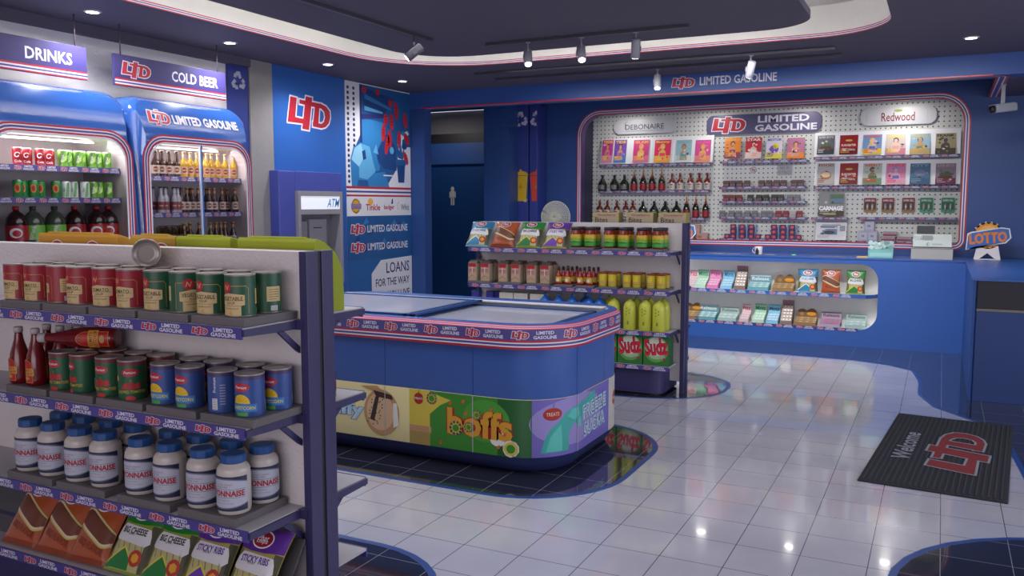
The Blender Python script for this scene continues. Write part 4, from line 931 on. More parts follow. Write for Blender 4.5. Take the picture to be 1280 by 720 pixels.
# third shelf: mayonnaise jars
zz = .547
def mayo():
    t = thing('mayonnaise_jar', 'x', 'jar'); J = M('C4BCB4', .35, coat=.3); r = .0555
    b = MB(); b.lathe([(.046, 0), (.053, .004), (.053, .010), (r, .014), (r, .135), (.054, .142), (r*.98, .146), (.048, .160), (.036, .168), (.036, .178)], J, 28); b.build('jar_body', t)
    rl = r+.0006; b = MB(); NV = M('232848', .5); LB = M('B4B8C6', .5)
    def wave(u, s): return .012*math.cos(u/.03)
    a = Art(); u0, u1 = -.105, .075
    a.rect(u0, u1, .016, .132, NV, 1)
    top = [(u, .126-.012*((u+.015)/.09)**2) for u in [u0+k*(u1-u0)/14 for k in range(15)]]; bot = [(u, .024+.014*((u+.015)/.09)**2) for u in [u0+k*(u1-u0)/14 for k in range(15)]]
    a.poly(bot+top[::-1], M('6A7088', .5), 2); a.poly([(u, v+.004) for u, v in bot]+[(u, v-.004) for u, v in top[::-1]], LB, 3)
    a.text('MAYONNAISE', -.012, .076, .021, M('A81828', .5), 5, w=.150, bold=.035).line((-.095, .090), (.065, .090), .0014, M('3A8088', .5), 4).line((-.095, .062), (.065, .062), .0014, M('3A8088', .5), 4)
    a.text('THE LUXURY SPREAD', -.015, .106, .004, M('A05060', .5), 5, w=.075, bold=0).text('SINCE 1962', -.015, .098, .005, M('50587A', .5), 5, w=.045, bold=0).text('Made in factory', -.015, .053, .005, M('50587A', .5), 5, w=.055, bold=0).text('with eggs and vinegar', -.015, .043, .004, M('A05060', .5), 5, w=.085, bold=0)
    b.art(a, cyl_map(rl), .008, .00025); b.build('label', t)
    b = MB(); prof = [(.041, .170), (.043, .174), (.043, .194), (.040, .199)]
    n = 20; vs = []; 
    for r_, z_ in prof:
        for k in range(n): q = 2*PI*k/n; rr_ = r_*(1 if k % 2 else .965); vs.append((rr_*math.cos(q), rr_*math.sin(q), z_))
    fs = [(j*n+k, j*n+(k+1) % n, (j+1)*n+(k+1) % n, (j+1)*n+k) for j in range(3) for k in range(n)]+[tuple(3*n+k for k in range(n)), tuple(range(n))]
    b.add(vs, fs, M('1C4C88', .45)); b.build('screw_lid', t); return Stock(t)
mj = mayo()
TR2 = simple(tray_proto(.262, .25))
jx = [-2.075, -2.213, -2.372, -2.515, -2.70, -2.838, -2.99, -3.125]
for i in range(4): TR2.at(((jx[2*i]+jx[2*i+1])/2-.004, 2.022, zz), 'grey riser tray under mayonnaise jars, %s from the post' % posn[i], 'grey riser trays')
for i, x in enumerate(jx):
    mj.at((x-.008, 2.088, zz+.028), 'mayonnaise jar with blue lid in the front row, %s from the post' % posn[i], 'mayonnaise jars', [.28, .36, .05, .4, .32, .1, .25, .3][i])
    mj.at((x+.002, 2.213, zz+.028), 'mayonnaise jar with blue lid in the back row, %s from the post' % posn[i], 'mayonnaise jars', [.75, .5, .2, .3, .1, .4, .3, .2][i])
def pickle():
    t = thing('pickle_jar', 'x', 'jar'); b = MB(); b.lathe([(.045, 0), (.05, .005), (.05, .12), (.043, .135), (.043, .14)], M('1E3A26', .2, coat=.4), 24); b.build('jar_body', t); b = MB(); b.lathe([(.047, .136), (.047, .155), (.044, .158)], M('A08A34', .4, .3), 24); b.build('lid', t); return Stock(t)
pk = pickle()
pk.at((-3.21, 2.13, zz), 'dark green pickle jar with gold lid at the left edge, front', 'pickle jars'); pk.at((-3.17, 2.235, zz), 'dark green pickle jar with gold lid at the left edge, behind', 'pickle jars')

# ---------------------------------------------------------------- crisp bags
def bag_proto(kind, w_=.205, h=.265, t_=.055):
    cols = dict(brown=('A8502A', 'A8502A', '5E2E1E', None), blue=('7AB0C8', '2A6E96', '2E7EA8', 'STICKY HERBS'), green=('8A9A3A', '1E7A34', '1F7A38', 'BIG CHEESE'), purple=('A49A50', '5A2E8E', '6A3CA8', 'STICKY RIBS'))
    base, top, mount, word = cols[kind]
    t = thing('crisp_bag', 'x', 'crisp bag'); B_ = M(base, .3, coat=.2)
    def th(u, v):
        fu = max(0, 1-abs(2*u/w_)**3); fv = max(0, math.sin(PI*min(max(v/h, 0), 1)))**.45
        return t_/2*fu**.7*fv+.002
    nu, nv = 14, 16; b = MB()
    for s in (-1, 1):
        vs = []; fs = []
        for j in range(nv+1):
            for i in range(nu+1):
                u, v = -w_/2+w_*i/nu, h*j/nv; pin = .010*abs(math.sin(PI*v/h))*abs(2*u/w_)**2*(1 if u < 0 else -1)
                vs.append((u+pin, s*th(u, v), v))
        for j in range(nv):
            for i in range(nu): fs.append((j*(nu+1)+i, j*(nu+1)+i+1, (j+1)*(nu+1)+i+1, (j+1)*(nu+1)+i))
        b.add(vs, fs if s < 0 else [f[::-1] for f in fs], B_, True)
    b.build('bag', t)
    def fm(u, v, e):
        pin = .010*abs(math.sin(PI*v/h))*abs(2*u/w_)**2*(1 if u < 0 else -1)
        return Vector((u+pin, -th(u, v)-e-.0006, v))
    a = Art(); W2 = w_/2-.001
    if kind != 'brown':
        a.poly([(-W2, h*.70), (-.03, h*.665), (.03, h*.665), (W2, h*.70), (W2, h-.002), (-W2, h-.002)], M(top, .3), 2)
        a.rect(-W2, -W2*.7, .01, h*.68, M('6E6A2A', .4), 1).rect(W2*.72, W2, .01, h*.68, M('4A4A34', .4), 1).poly([(-W2*.7, .01), (W2*.72, .01), (W2*.72, h*.6), (-W2*.7, h*.6)], M('B8B27A', .4), 1)
        a.poly([(-W2*.9, h*.50), (-W2*.9, h*.45), (-W2*.74, h*.42), (-W2*.7, h*.5), (W2*.66, h*.48), (W2*.72, h*.38), (W2*.9, h*.44), (W2*.84, h*.54), (W2*.74, h*.62), (-W2*.62, h*.65), (-W2*.80, h*.58)], M('D8D8DC', .4), 3)
        a.text(word, 0, h*.565, .024, M(top if kind != 'green' else '1A2A1E', .5), 4, w=.125, bold=.03).text('FLAVOR', -.01, h*.515, .007, INK, 4, w=.03)
        a.poly([(-W2*.95, .012), (W2*.30, .012), (W2*.30, h*.20), (-W2*.12, h*.36), (-W2*.95, h*.10)], M('D8C848' if kind != 'blue' else 'E8E8E8', .4), 3).poly([(-W2*.93, .012), (W2*.27, .012), (W2*.27, h*.18), (-W2*.12, h*.325), (-W2*.93, h*.07)], M(mount, .4), 4)
        for k_ in range(5): a.line((-W2*.6+k_*.03, h*.42), (-W2*.5+k_*.03, h*.30), .004, M('8A7A40', .5), 2)
        a.burst(W2*.50, h*.22, .030, M('B03020', .5), 5, 11, .72); a.burst(W2*.50, h*.22, .018, M('D89A28', .5), 6, 6, .6)
    else:
        xs = [-W2+k_*(2*W2)/16 for k_ in range(17)]
        f0 = lambda x, o: h*(.52+o)+.030*math.cos((x+.05)/.034)-.25*(x+.02)
        a.poly([(x, f0(x, -.10)) for x in xs]+[(x, f0(x, .09)) for x in xs[::-1]], M('C0B860', .4), 2)
        a.poly([(x, f0(x, -.075)) for x in xs]+[(x, f0(x, .07)+.004*math.sin(x*300)) for x in xs[::-1]], M('D8C8A8', .4), 3)
        a.poly([(x, f0(x, -.045)) for x in xs]+[(x, f0(x, .05)+.004*math.sin(x*260)) for x in xs[::-1]], M('6E3A28', .4), 4)
        a.text('BBQ FLAVOR', .01, h*.22, .030, M('7E3018', .4), 4, w=.14, rot=-.25).poly([(-W2, .0), (W2, .0), (W2, .02), (-W2, .02)], M('8A3C1E', .4), 2)
    a.ell(0, h*.83, .045, .032, WHITE, 5, 24).ell(0, h*.83, .040, .027, M('96182A', .4), 6, 24).text('Phat', .0, h*.85, .019, WHITE, 7, w=.045, shear=.2).text('chips', .0, h*.80, .019, WHITE, 7, w=.048, shear=.2)
    b = MB(); b.art(a, fm, (w_/14, h/14), .0004); b.build('printed_front', t); return Stock(t)
bags = {k: bag_proto(k) for k in ('brown', 'blue', 'green', 'purple')}
def lean_bag(k, x, y, z, lab, grp, tilt=-.5, rz=0):
    return bags[k].at((x, y, z), lab, grp, rot=(tilt, 0, rz))
for i, (px, py, k, s) in enumerate([(24, 640, 'brown', 'leftmost at the picture edge'), (84, 660, 'brown', 'second from the left'), (131, 672, 'brown', 'third from the left'), (160, 660, 'green', 'left of the two'), (212, 672, 'green', 'right of the two'), (268, 672, 'purple', 'left of the two'), (333, 688, 'purple', 'nearest the post')]):
    q = P(px, py, 'y', 2.09)
    WK = dict(brown='brown barbecue crisp bag', green='green cheese crisp bag', purple='purple ribs crisp bag')
    lean_bag(k, [-3.19, -2.99, -2.80, -2.60, -2.41, -2.225, -2.025][i], 2.05+.0, .266, '%s on the near gondola bottom shelf, %s' % (WK[k], s), 'crisp bags on the near gondola', -.62, .02*(i % 3))
for i in range(4):
    b = MB(); T = Matrix.Rotation(-.6, 4, 'X'); b.box(-.20, .20, .052, .058, .02, .26, M('4C4A50', .6), T=T); b.box(-.20, .20, .050, .060, .10, .115, M('242048', .5), T=T)
    o = b.build('bag_rack'); o.location = (-2.14-.42*i+.02, 2.055, .262); tag(o, 'dark sloping rack plate behind the crisp bags, %s from the post' % posn[i], 'rack', 'rack plates behind the crisp bags')

# things on top and behind the near gondola
b_ = tomato.at((0, 0, 0), 'soup can lying on its side on top of the near gondola board, its end facing out', None)
q = P(183, 316, 'y', 2.16); dr_ = Vector((.76, -.65, 0))
b_.rotation_euler = dr_.to_track_quat('Z', 'X').to_euler(); b_.location = Vector((q.x, 2.16, 1.374+.0505))-dr_*.137
b_['label'] = 'tin can lying on its side on top of the soup cans of the near gondola'
def display_box(x0, x1, colh, label, y0=2.395, y1=2.63, z0=1.209, h=.268, cut=.05, mark=False, name='display_carton'):
    t = thing(name, label, 'carton', ((x0+x1)/2, y0, z0), 0, 'display cartons on the far top shelf'); w_ = x1-x0; m = M(colh, .65, noise=.08); b = MB()
    b.prism([(0, 0), (0, h-.012), (.008, h), (.05, h-.012), (.118, h-.055), (.150, h-.11), (.160, .06), (.160, 0)], -w_/2, w_/2, m, 'x', .002)
    b.build('carton', t)
    b = MB(); b.prism([(.008, h), (.05, h-.012), (.05, h-.006), (.012, h+.006)], -w_/2+cut, w_/2-cut, M(colh, .7), 'x')
    b.build('top_flap', t)
    if mark:
        a = Art()
        for u in (-w_*.25, w_*.2): a.ell(u, h-.055, .040, .028, WHITE, 1, 18).ell(u, h-.055, .036, .024, M('B8443A', .6), 2, 18).text('x80', u, h-.055, .022, WHITE, 3)
        b = MB(); b.art(a, front_map(-.0005)); b.build('printed_mark', t)
    return t
display_box(-3.47, -2.98, 'C08A2A', 'ochre display carton with x80 marks behind the near gondola, left one', mark=True)
display_box(-2.905, -2.655, 'B8902C', 'ochre display carton with x80 marks behind the near gondola, right one', mark=True)
display_box(-2.65, -2.37, '9AA51E', 'lime display carton behind the near gondola, next to the ochre ones')
display_box(-2.335, -1.97, '9AA51E', 'lime display carton behind the near gondola, nearest the post')
k_ = ket.at((-2.02, 2.50, .885), 'dark red sauce bottle just visible past the near gondola post, on its far side', None, 0)

# ================================================================ middle gondola goods
y_f = G2[1]-.318
def X2(px, py=330, y=None): return P(px, py, 'y', y or y_f+.07).x
for i, (px, k) in enumerate([(595.5, 'blue'), (626.5, 'brown'), (659, 'green'), (692, 'purple')]):
    nm = dict(blue='blue and white', brown='brown', green='green', purple='purple')[k]
    o = lean_bag(k, X2(px, 307, y_f+.045), y_f+.05, 1.213, '%s crisp bag leaning on the top shelf of the middle gondola' % nm, 'crisp bags on the middle gondola', -.60); o.scale = (1.14, 1.5, 1.0)
TR3 = simple(tray_proto(.225, .24, .022))
def jar_g2():
    t = thing('salsa_jar', 'x', 'jar'); r = .050; b = MB(); b.lathe([(.043, 0), (r, .006), (r, .128), (.044, .14), (.044, .15)], M('7A2412', .2, coat=.4), 24); b.build('jar_body', t)
    b = MB(); rl = r+.0005; b.lathe([(rl, .014), (rl, .050)], M('3A9A38', .5), 24, cap=False); b.lathe([(rl, .050), (rl, .075)], M('7FA82E', .5), 24, cap=False); b.lathe([(rl, .075), (rl, .110)], M('D0A828', .5), 24, cap=False)
    b.art(Art().text('SALSA', 0, .078, .018, M('3A9A38', .5), 1, w=.06).poly([(-.05, .045), (0, .055), (.05, .045), (.05, .04), (-.05, .04)], M('1E6A2E', .5), 1), cyl_map(rl), .01); b.build('label', t)
    b = MB(); b.lathe([(.047, .148), (.047, .170), (.044, .172)], M('2A2A2E', .45), 24); b.build('lid', t); return Stock(t)
sj = jar_g2()
for i, (pa, pb) in enumerate([(720.5, 738), (762, 780), (803, 823)]):
    xa, xb = X2(pa, 300), X2(pb, 300)
    TR3.at(((xa+xb)/2, y_f+.012, 1.209), 'grey riser tray under salsa jars on the middle gondola, %s from the crisps' % posn[i], 'grey riser trays')
    for j, x in enumerate((xa, xb)):
        for r_ in (0, 1): sj.at((x, y_f+.07+r_*.115, 1.231), 'yellow and green salsa jar, %s row, %s from the crisp bags' % (('front', 'back')[r_], posn[2*i+j]), 'salsa jars', 0)
def carton_g2():
    t = thing('drink_carton', 'x', 'carton'); w_, d, h = .085, .085, .155; b = MB(); m = M('B8A890', .6)
    b.box(-w_/2, w_/2, 0, d, 0, h, m, .002); b.build('carton', t)
    b = MB(); b.prism([(0, h), (d/2-.004, h+.020), (d/2-.004, h+.03), (d/2+.004, h+.03), (d/2+.004, h+.020), (d, h)], -w_/2, w_/2, M('5A4E48', .6), 'x'); b.build('gable_top', t)
    a = Art(); p = w_/2-.003
    a.rect(-p, p, h*.80, h, M('A81E28', .5), 1).rect(-p, p, h*.45, h*.80, M('B08078', .5), 1).rect(-p, p, .004, h*.45, M('B89A80', .5), 1).text('MILK', 0, h*.62, .024, M('8A6A60', .5), 2, w=.06).rect(-.003, .003, h*.42, h*.80, M('E0D8CC', .5), 3).line((-p, h*.12), (0, h*.30), .004, M('8A5A48', .5), 2).line((0, h*.30), (p, h*.12), .004, M('8A5A48', .5), 2).rect(-p*.8, p*.8, h*.72, h*.735, M('E0D8CC', .5), 3)
    b = MB(); b.art(a, front_map(-.0004)); b.build('printed_front', t); return Stock(t)
cg = carton_g2()
for i, (pa, pb) in enumerate([(593, 608.5), (630.5, 646.5), (666, 683)]):
    xa, xb = X2(pa, 345), X2(pb, 345)
    TR3.at(((xa+xb)/2+.01, y_f+.012, .885), 'grey riser tray under red and beige cartons, %s from the left' % posn[i], 'grey riser trays')
    for j, x in enumerate((xa, xb)):
        for r_ in (0, 1): cg.at((x, y_f+.03+r_*.11, .907), 'red and beige gable-top carton, %s row, %s from the left' % (('front', 'back')[r_], posn[2*i+j]), 'gable-top cartons')
def sauce():
    t = thing('hot_sauce_bottle', 'x', 'bottle'); b = MB(); b.lathe([(.024, 0), (.028, .003), (.028, .070), (.020, .088), (.011, .105), (.010, .125)], M('98180E', .2, coat=.4), 16); b.build('bottle', t)
    b = MB(); b.lathe([(.0285, .012), (.0285, .066)], M('C8A428', .5), 16, cap=False); b.art(Art().ell(0, .036, .013, .018, M('E0D8C8', .5), 1, 12).rect(-.03, .03, .012, .024, M('A82018', .5), 2), cyl_map(.0287), .01); b.build('label', t)
    b = MB(); b.lathe([(.012, .122), (.012, .148), (.009, .150)], M('2E1A14', .5), 12); b.build('cap', t); return Stock(t)
hs = sauce(); TR4 = simple(tray_proto(.165, .24, .022))
for i, (pa, pb) in enumerate([(700, 711), (726.5, 738)]):
    xa, xb = X2(pa, 350), X2(pb, 350)
    TR4.at(((xa+xb)/2+.012, y_f+.012, .885), 'small grey riser tray under hot sauce bottles, %s one' % ('left', 'right')[i], 'grey riser trays')
    for j, x in enumerate((xa, xb)):
        for r_ in (0, 1, 2): hs.at((x+.012*r_, y_f+.045+r_*.075, .907), 'small red hot sauce bottle in the %s row, %s from the cartons' % (('front', 'middle', 'back')[r_], posn[2*i+j]), 'hot sauce bottles')
def ycan():
    t = thing('snack_tin', 'x', 'can'); b = MB(); b.lathe([(.035, 0), (.036, .003), (.036, .108)], M('B8A82A', .45), 20); b.art(Art().ell(0, .07, .02, .022, M('D8B828', .5), 1, 14).rect(-.035, .035, .028, .040, M('A83A1E', .5), 1).rect(-.033, .033, .032, .036, M('D8C8A0', .5), 2), cyl_map(.0362), .01); b.build('can_body', t)
    b = MB(); b.lathe([(.0375, .106), (.0375, .116), (.036, .118)], M('8A3420', .5), 20); b.build('lid', t); return Stock(t)
yc = ycan()
for i, (pa, pb) in enumerate([(755, 766.5), (785, 797), (815, 827.5)]):
    xa, xb = X2(pa, 350), X2(pb, 350)
    TR4.at(((xa+xb)/2+.012, y_f+.012, .885), 'small grey riser tray under yellow tins, %s from the sauce bottles' % posn[i], 'grey riser trays')
    for j, x in enumerate((xa, xb)):
        for r_ in (0, 1): yc.at((x+.01*r_, y_f+.05+r_*.09, .907), 'small yellow tin with red lid in the %s row, %s from the sauce bottles' % (('front', 'back')[r_], posn[2*i+j]), 'yellow tins')
# third shelf
def box_thing(name, w_, d, h, col, art, cat, bev=.002):
    t = thing(name, 'x', cat); b = MB(); b.box(-w_/2, w_/2, 0, d, 0, h, M(col, .55), bev, 1); b.build('box', t)
    if art: b = MB(); b.art(art, front_map(-.0004)); b.build('printed_front', t)
    return Stock(t)
nb = box_thing('tall_box', .07, .06, .262, '3A3A94', Art().rect(-.03, .03, .06, .12, WHITE, 1), 'box')
wb = box_thing('white_box', .135, .10, .262, 'D0CCBE', Art().rect(-.055, .055, .05, .18, M('A8B0A0', .5), 1), 'box')
for i, px in enumerate((595, 611, 617)): nb.at((X2(px, 372), y_f+.05+.03*i, .547), 'dark blue box on the third shelf of the middle gondola, %s from the left' % posn[i], 'dark blue boxes')
for i, px in enumerate((634, 652, 672.5)): wb.at((X2(px, 372), y_f+.045, .547), 'white box on the third shelf of the middle gondola, %s from the left' % posn[i], 'white boxes')
def detergent():
    t = thing('detergent_bottle', 'x', 'bottle'); t.scale = (1.12, 1.12, 1.24); b = MB(); b.lathe([(.045, 0), (.050, .006), (.050, .12), (.052, .135), (.052, .15), (.040, .175), (.016, .20)], M('1C62B4', .3, coat=.3), 20); b.build('bottle', t)
    b = MB(); b.lathe([(.012, .196), (.010, .222), (.006, .226)], M('1C58A8', .35), 12); b.build('cap', t); b = MB(); b.art(Art().rect(-.035, .035, .03, .12, M('14244E', .5), 1).text('AX', 0, .1, .02, WHITE, 2), cyl_map(.0525), .01); b.build('label', t); return Stock(t)
dt = detergent()
for i, px in enumerate((682, 699, 716, 727, 737.5, 750.5)):
    dt.at((X2(px, 375), y_f+.06+(.1 if i == 3 else 0), .547), 'blue detergent bottle with pointed cap on the third shelf, %s from the white boxes' % posn[i], 'blue detergent bottles')
def lemonade():
    t = thing('lime_cleaner_bottle', 'x', 'bottle'); b = MB(); m = M('C4C842', .4, coat=.15); b.lathe([(.050, 0), (.055, .008), (.055, .17), (.053, .20), (.044, .225), (.025, .245), (.012, .25), (.012, .258)], m, 22); b.build('bottle', t)
    b = MB(); b.lathe([(.012, .256), (.012, .266)], M('5E8A2A', .5), 12); b.build('cap', t)
    a = Art()
    for q in range(5): a.ell(-.012+.024*(q % 2), .185-.013*q, .007, .007, M('7E9A30', .5), 1, 8)
    a.rect(-.008, .008, .05, .08, M('8A8A24', .5), 1); b = MB(); b.art(a, cyl_map(.0553), .01); b.build('label', t); return Stock(t)
lm = lemonade()
for i, (px, dy) in enumerate([(761, .16), (767, .06), (787, .05), (795, .16), (806.5, .05), (812, .16), (823.5, .05), (829, .16)]):
    lm.at((X2(px, 385, y_f+dy), y_f+dy+.01, .547), 'yellow-green bottle, third shelf, %s row, %s' % ('front' if dy < .1 else 'back', ['behind the freezer corner', 'at the freezer corner', 'first right of the freezer corner', 'behind the first one right of the freezer', 'second right of the freezer corner', 'behind the second one', 'nearest the post', 'nearest the post at the back'][i]), 'yellow-green bottles')
GS = M('2E6E2E', .5); sa = Art().rect(-.108, .108, .004, .256, GS, 1).ell(0, .14, .105, .11, M('5E9A4C', .5), 2, 24).ell(.0, .15, .092, .095, M('98B888', .5), 3, 24).ell(0, .16, .08, .078, M('C4CCB8', .5), 4, 20)
for m, bo, l in ((M('8A1830', .4), .05, 6), (M('CC1C40', .4), .015, 7)): sa.text('Sudz', 0, .160, .145, m, l, w=.200, bold=bo, rot=.12)
sa.ell(.05, .075, .03, .012, M('98A890', .5), 5, 10).ell(.07, .06, .012, .012, M('A82838', .5), 6, 8)
sz = box_thing('washing_powder_box', .218, .13,   .262, '2A5E2C', sa, 'box')
xs_ = [X2(820, 440, y_f+.03), X2(785, 440, y_f+.03)]; dxs = xs_[0]-xs_[1]
for i in range(4):
    sz.at((xs_[0]-i*.226, y_f+.03, .262), 'green washing powder box on the bottom shelf of the middle gondola, %s from the post' % posn[i], 'washing powder boxes')
# on the far top shelf of the middle gondola
da = Art().rect(-.12, .12, .22, .312, M('C0B060', .5), 1).rect(-.115, .115, .225, .307, M('B0A084', .5), 2).text('Strawberry', .01, .290, .026, M('98184A', .5), 4, w=.17, shear=.3).text('Bites', -.04, .250, .045, M('3A2A24', .5), 4, w=.12)
db = box_thing('snack_multipack', .245, .12, .315, 'A89A54', da, 'box')
for i, px in enumerate((757, 799.5, 840)):
    db.at((P(px, 275, 'y', 7.25).x+.0, 7.25, 1.209), 'beige strawberry snack box behind the board of the middle gondola, %s from the left' % posn[i+1], 'snack boxes behind the middle gondola')
db.at((P(743, 275, 'y', 7.30).x-.03, 7.285, 1.209), 'beige strawberry snack box behind the board of the middle gondola, partly covered, leftmost', 'snack boxes behind the middle gondola') if False else None
# wire fan standing behind the bags
q = P(694.5, 273, 'y', 7.27)
t = thing('wire_mesh_disc', 'round white wire-mesh disc rising behind the green and purple crisp bags', 'mesh disc', (q.x, 7.27, 1.209))
WM = M('C8CAB8', .5); b = MB(); rc = .142; zc = .272
for k in range(1, 14):
    rk = rc*k/13; b.tube([(rk*math.cos(a_), -.035*(1-(k/13)**2), zc+rk*math.sin(a_)) for a_ in [2*PI*i/40 for i in range(40)]], .0028 if k < 13 else .005, WM, 5, True)
for k in range(48):
    a_ = 2*PI*k/48; b.tube([(rc*s*math.cos(a_), -.035*(1-s*s), zc+rc*s*math.sin(a_)) for s in (.1, .4, .7, 1)], .0022, WM, 4)
b.build('wire_mesh', t)
b = MB(); b.lathe([(.0, -.045), (.03, -.03), (.03, .03)], WM, 18, T=Matrix.Translation((0, .03, zc)) @ Matrix.Rotation(PI/2, 4, 'X')); b.tube([(0, .04, zc), (0, .045, .01)], .009, WM); b.build('stand', t)
b = MB(); b.lathe([(.075, 0), (.075, .012), (.02, .02)], WM, 24, T=Matrix.Translation((0, .045, 0))); b.build('base', t)
# ================================================================ counter goods
YC = 10.25
def candy_carton(w_, h, base, bar, hdr, word, wordm, heart=False, rows_=3, tall=False, d=.20):
    t = thing('sweets_carton', 'x', 'sweets carton'); b = MB(); m = M(base, .6); hb = h*.52 if not tall else h*.80
    b.prism([(0, 0), (0, .035), (d*.85, hb), (d*.88, hb), (d*.88, 0)], -w_/2, w_/2, m, 'x'); b.build('tray', t)
    sl = Vector((0, d*.85, hb-.035)); L = sl.length; Vv = sl.normalized()
    a = Art(); wm = M(bar, .45)
    for k in range(rows_):
        v0 = L*(.06+.92*k/rows_); v1 = v0+L*.62/rows_
        a.rect(-w_/2+.008, w_/2-.008, v0, v1, wm, 1)
        if w_ > .12:
            for q in range(3): a.rect(-w_/2+.012+(w_-.02)*q/3, -w_/2+(w_-.02)*(q+.75)/3, v0+(v1-v0)*.3, v0+(v1-v0)*.7, M(hdr, .5), 2)
        else: a.rect(-w_/2+.02, w_/2-.02, v0+(v1-v0)*.3, v0+(v1-v0)*.75, M(hdr, .5), 2)
    b = MB(); b.art(a, plane_map((0, -.001, .036), (1, 0, 0), Vv), None, .0006); b.build('packs', t)
    b = MB(); y = d*.86; H = M(hdr, .55)
    if heart:
        r_ = w_*.26; pts = [(-w_/2, hb-.01), (w_/2, hb-.01), (w_/2, hb+.03)]+[(w_*.22+r_*math.cos(q), hb+.03+r_*math.sin(q)*1.1) for q in [PI*k/6*.8+.2 for k in range(5)]]+[(-w_*.22+r_*math.cos(q), hb+.03+r_*math.sin(q)) for q in [PI*k/6*.8+.7 for k in range(5)]]+[(-w_/2, hb+.03)]
        b.prism(pts, y, y+.004, H, 'y'); aa = Art().ell(w_*.2, hb+.035, w_*.22, .022, M('D89428', .5), 1, 14).ell(-w_*.24, hb+.03, .022, .022, M('9A7A50', .5), 1, 10)
    else:
        b.box(-w_/2, w_/2, y, y+.004, hb-.01, h, H, .001); aa = Art().text(word, 0, (hb+h)/2, (h-hb)*.5, wordm, 2, w=w_*.82, bold=.02).rect(-w_/2+.004, w_/2-.004, h-.012, h-.006, wordm, 1)
    b.art(aa, front_map(y-.0005)); b.build('header_card', t); return Stock(t)
Wt = M('E0E4E0', .5)
cs = dict(pink=candy_carton(.105, .20, 'C8B0B4', 'E8C8CC', 'DCC4C8', 'Fizz', M('C8304A', .5)),
          green=candy_carton(.135, .21, 'AECDB6', 'D6EADA', 'A0CCB0', 'Mints', M('2E7A50', .5)),
          magenta=candy_carton(.135, .21, 'D47AA6', 'F0C4DA', 'DC90B8', 'Pops', M('A01858', .5)),
          blue=candy_carton(.135, .21, '84B8D2', 'C4E2F0', '90C8DE', 'Mints', M('1C6490', .5)),
          multi=candy_carton(.13, .27, '7E6C60', 'E8DCD4', '7A6A5E', 'Q\'s', M('D05AA0', .5), tall=True, rows_=5),
          teal=candy_carton(.24, .165, '5E9AA0', 'D0E8E8', '6C98A4', 'Release', Wt, rows_=3),
          brown=candy_carton(.24, .165, '8E6A42', 'C8AC7E', '7A5A38', '', Wt, heart=True, rows_=3),
          grey=candy_carton(.22, .150, '9CB6B0', 'CCDEDA', 'A8BCB6', 'Release', M('5E706C', .5), rows_=2),
          violet=candy_carton(.22, .155, 'A898A8', 'B86890', 'A898A8', 'Release', M('5A4860', .5), rows_=3))
CW = dict(pink='pink sweets carton', green='pale green mint carton', magenta='magenta sweets carton', blue='light blue mint carton', multi='tall brown carton with pink and green candy', teal='teal chewing gum carton', brown='brown chocolate carton with a curved header', grey='grey-green gum carton', violet='pink and grey gum carton')
def XC(px, py, y=YC+.04): return P(px, py, 'y', y).x
up = [('pink', 862.5), ('green', 874.5), ('magenta', 890), ('blue', 907), ('multi', 924), ('teal', 947), ('brown', 978)]
lo = [('brown', 861), ('teal', 881), ('grey', 908), ('pink', 929.5), ('green', 947), ('blue', 964.5), ('multi', 982), ('brown', 1006), ('violet', 1037), ('grey', 1069)]
for rn, z, seq, py in (('upper', .587, up, 355), ('lower', .209, lo, 398)):
    zf = z if rn == 'upper' else .195
    for i, (k, px) in enumerate(seq):
        cs[k].at((XC(px, py), YC+.05, zf if rn == 'upper' else .2), '%s, %s counter display shelf, %s from the left' % (CW[k], rn, posn[i]), 'sweets cartons in the counter')
for k, px in (('blue', 1010), ('brown', 1039), ('green', 1070)):
    bags[k].at((XC(px, 345, YC+.08), YC+.075, .590), '%s crisp bag standing in the upper display shelf of the counter' % k, 'crisp bags in the counter', rot=(-.16, 0, 0))
# on the worktop
zt = .998
def Xt(px, y, py=318): return P(px, py, 'y', y).x
t = thing('mug', 'white mug with a dark bottle silhouette standing on the counter', 'mug', (Xt(948, 10.40), 10.40, zt), -.2)
b = MB(); b.lathe([(.0, .006), (.034, .006), (.037, .003), (.040, .0), (.044, .01), (.046, .098), (.044, .1), (.041, .098), (.038, .012), (.0, .012)], M('D4D0D4', .3), 24, cap=False); b.art(Art().poly([(-.022, .008), (.022, .008), (.022, .05), (.012, .062), (.005, .066), (.005, .085), (-.005, .085), (-.005, .066), (-.012, .062), (-.022, .05)], M('1C1A20', .5), 1), cyl_map(.0455), .008); b.build('cup', t)
b = MB(); b.tube([(-.043, 0, .08), (-.065, 0, .078), (-.075, 0, .055), (-.066, 0, .03), (-.044, 0, .022)], .006, M('D4D0D4', .3)); b.build('handle', t)
t = thing('cash_register', 'grey cash register with black display on the counter', 'cash register', (Xt(1164.5, 10.36, 320), 10.36, zt))
RG = M('A6A4A0', .5); RW = M('C8D0CC', .5); b = MB(); b.box(-.205, .205, 0, .36, 0, .125, RG, .004); b.box(-.2, .2, -.003, 0, .115, .120, M('55555A', .5)); b.build('cash_drawer', t)
b = MB(); b.prism([(.02, .135), (.02, .20), (.12, .27), (.30, .27), (.34, .23), (.34, .135)], -.19, .19, RW, 'x', .004); b.box(-.18, .18, .04, .32, .125, .135, M('6A6A6C', .5)); b.build('housing', t)
b = MB(); b.box(-.16, .02, .20, .26, .27, .36, M('33363A', .4), .006); b.build('customer_display', t)
b = MB(); b.box(-.18, -.11, .03, .05, .195, .25, M('B8BCB8', .5), .003); b.box(-.10, .0, .03, .055, .195, .26, M('8E9490', .5), .003); b.build('receipt_slot', t)
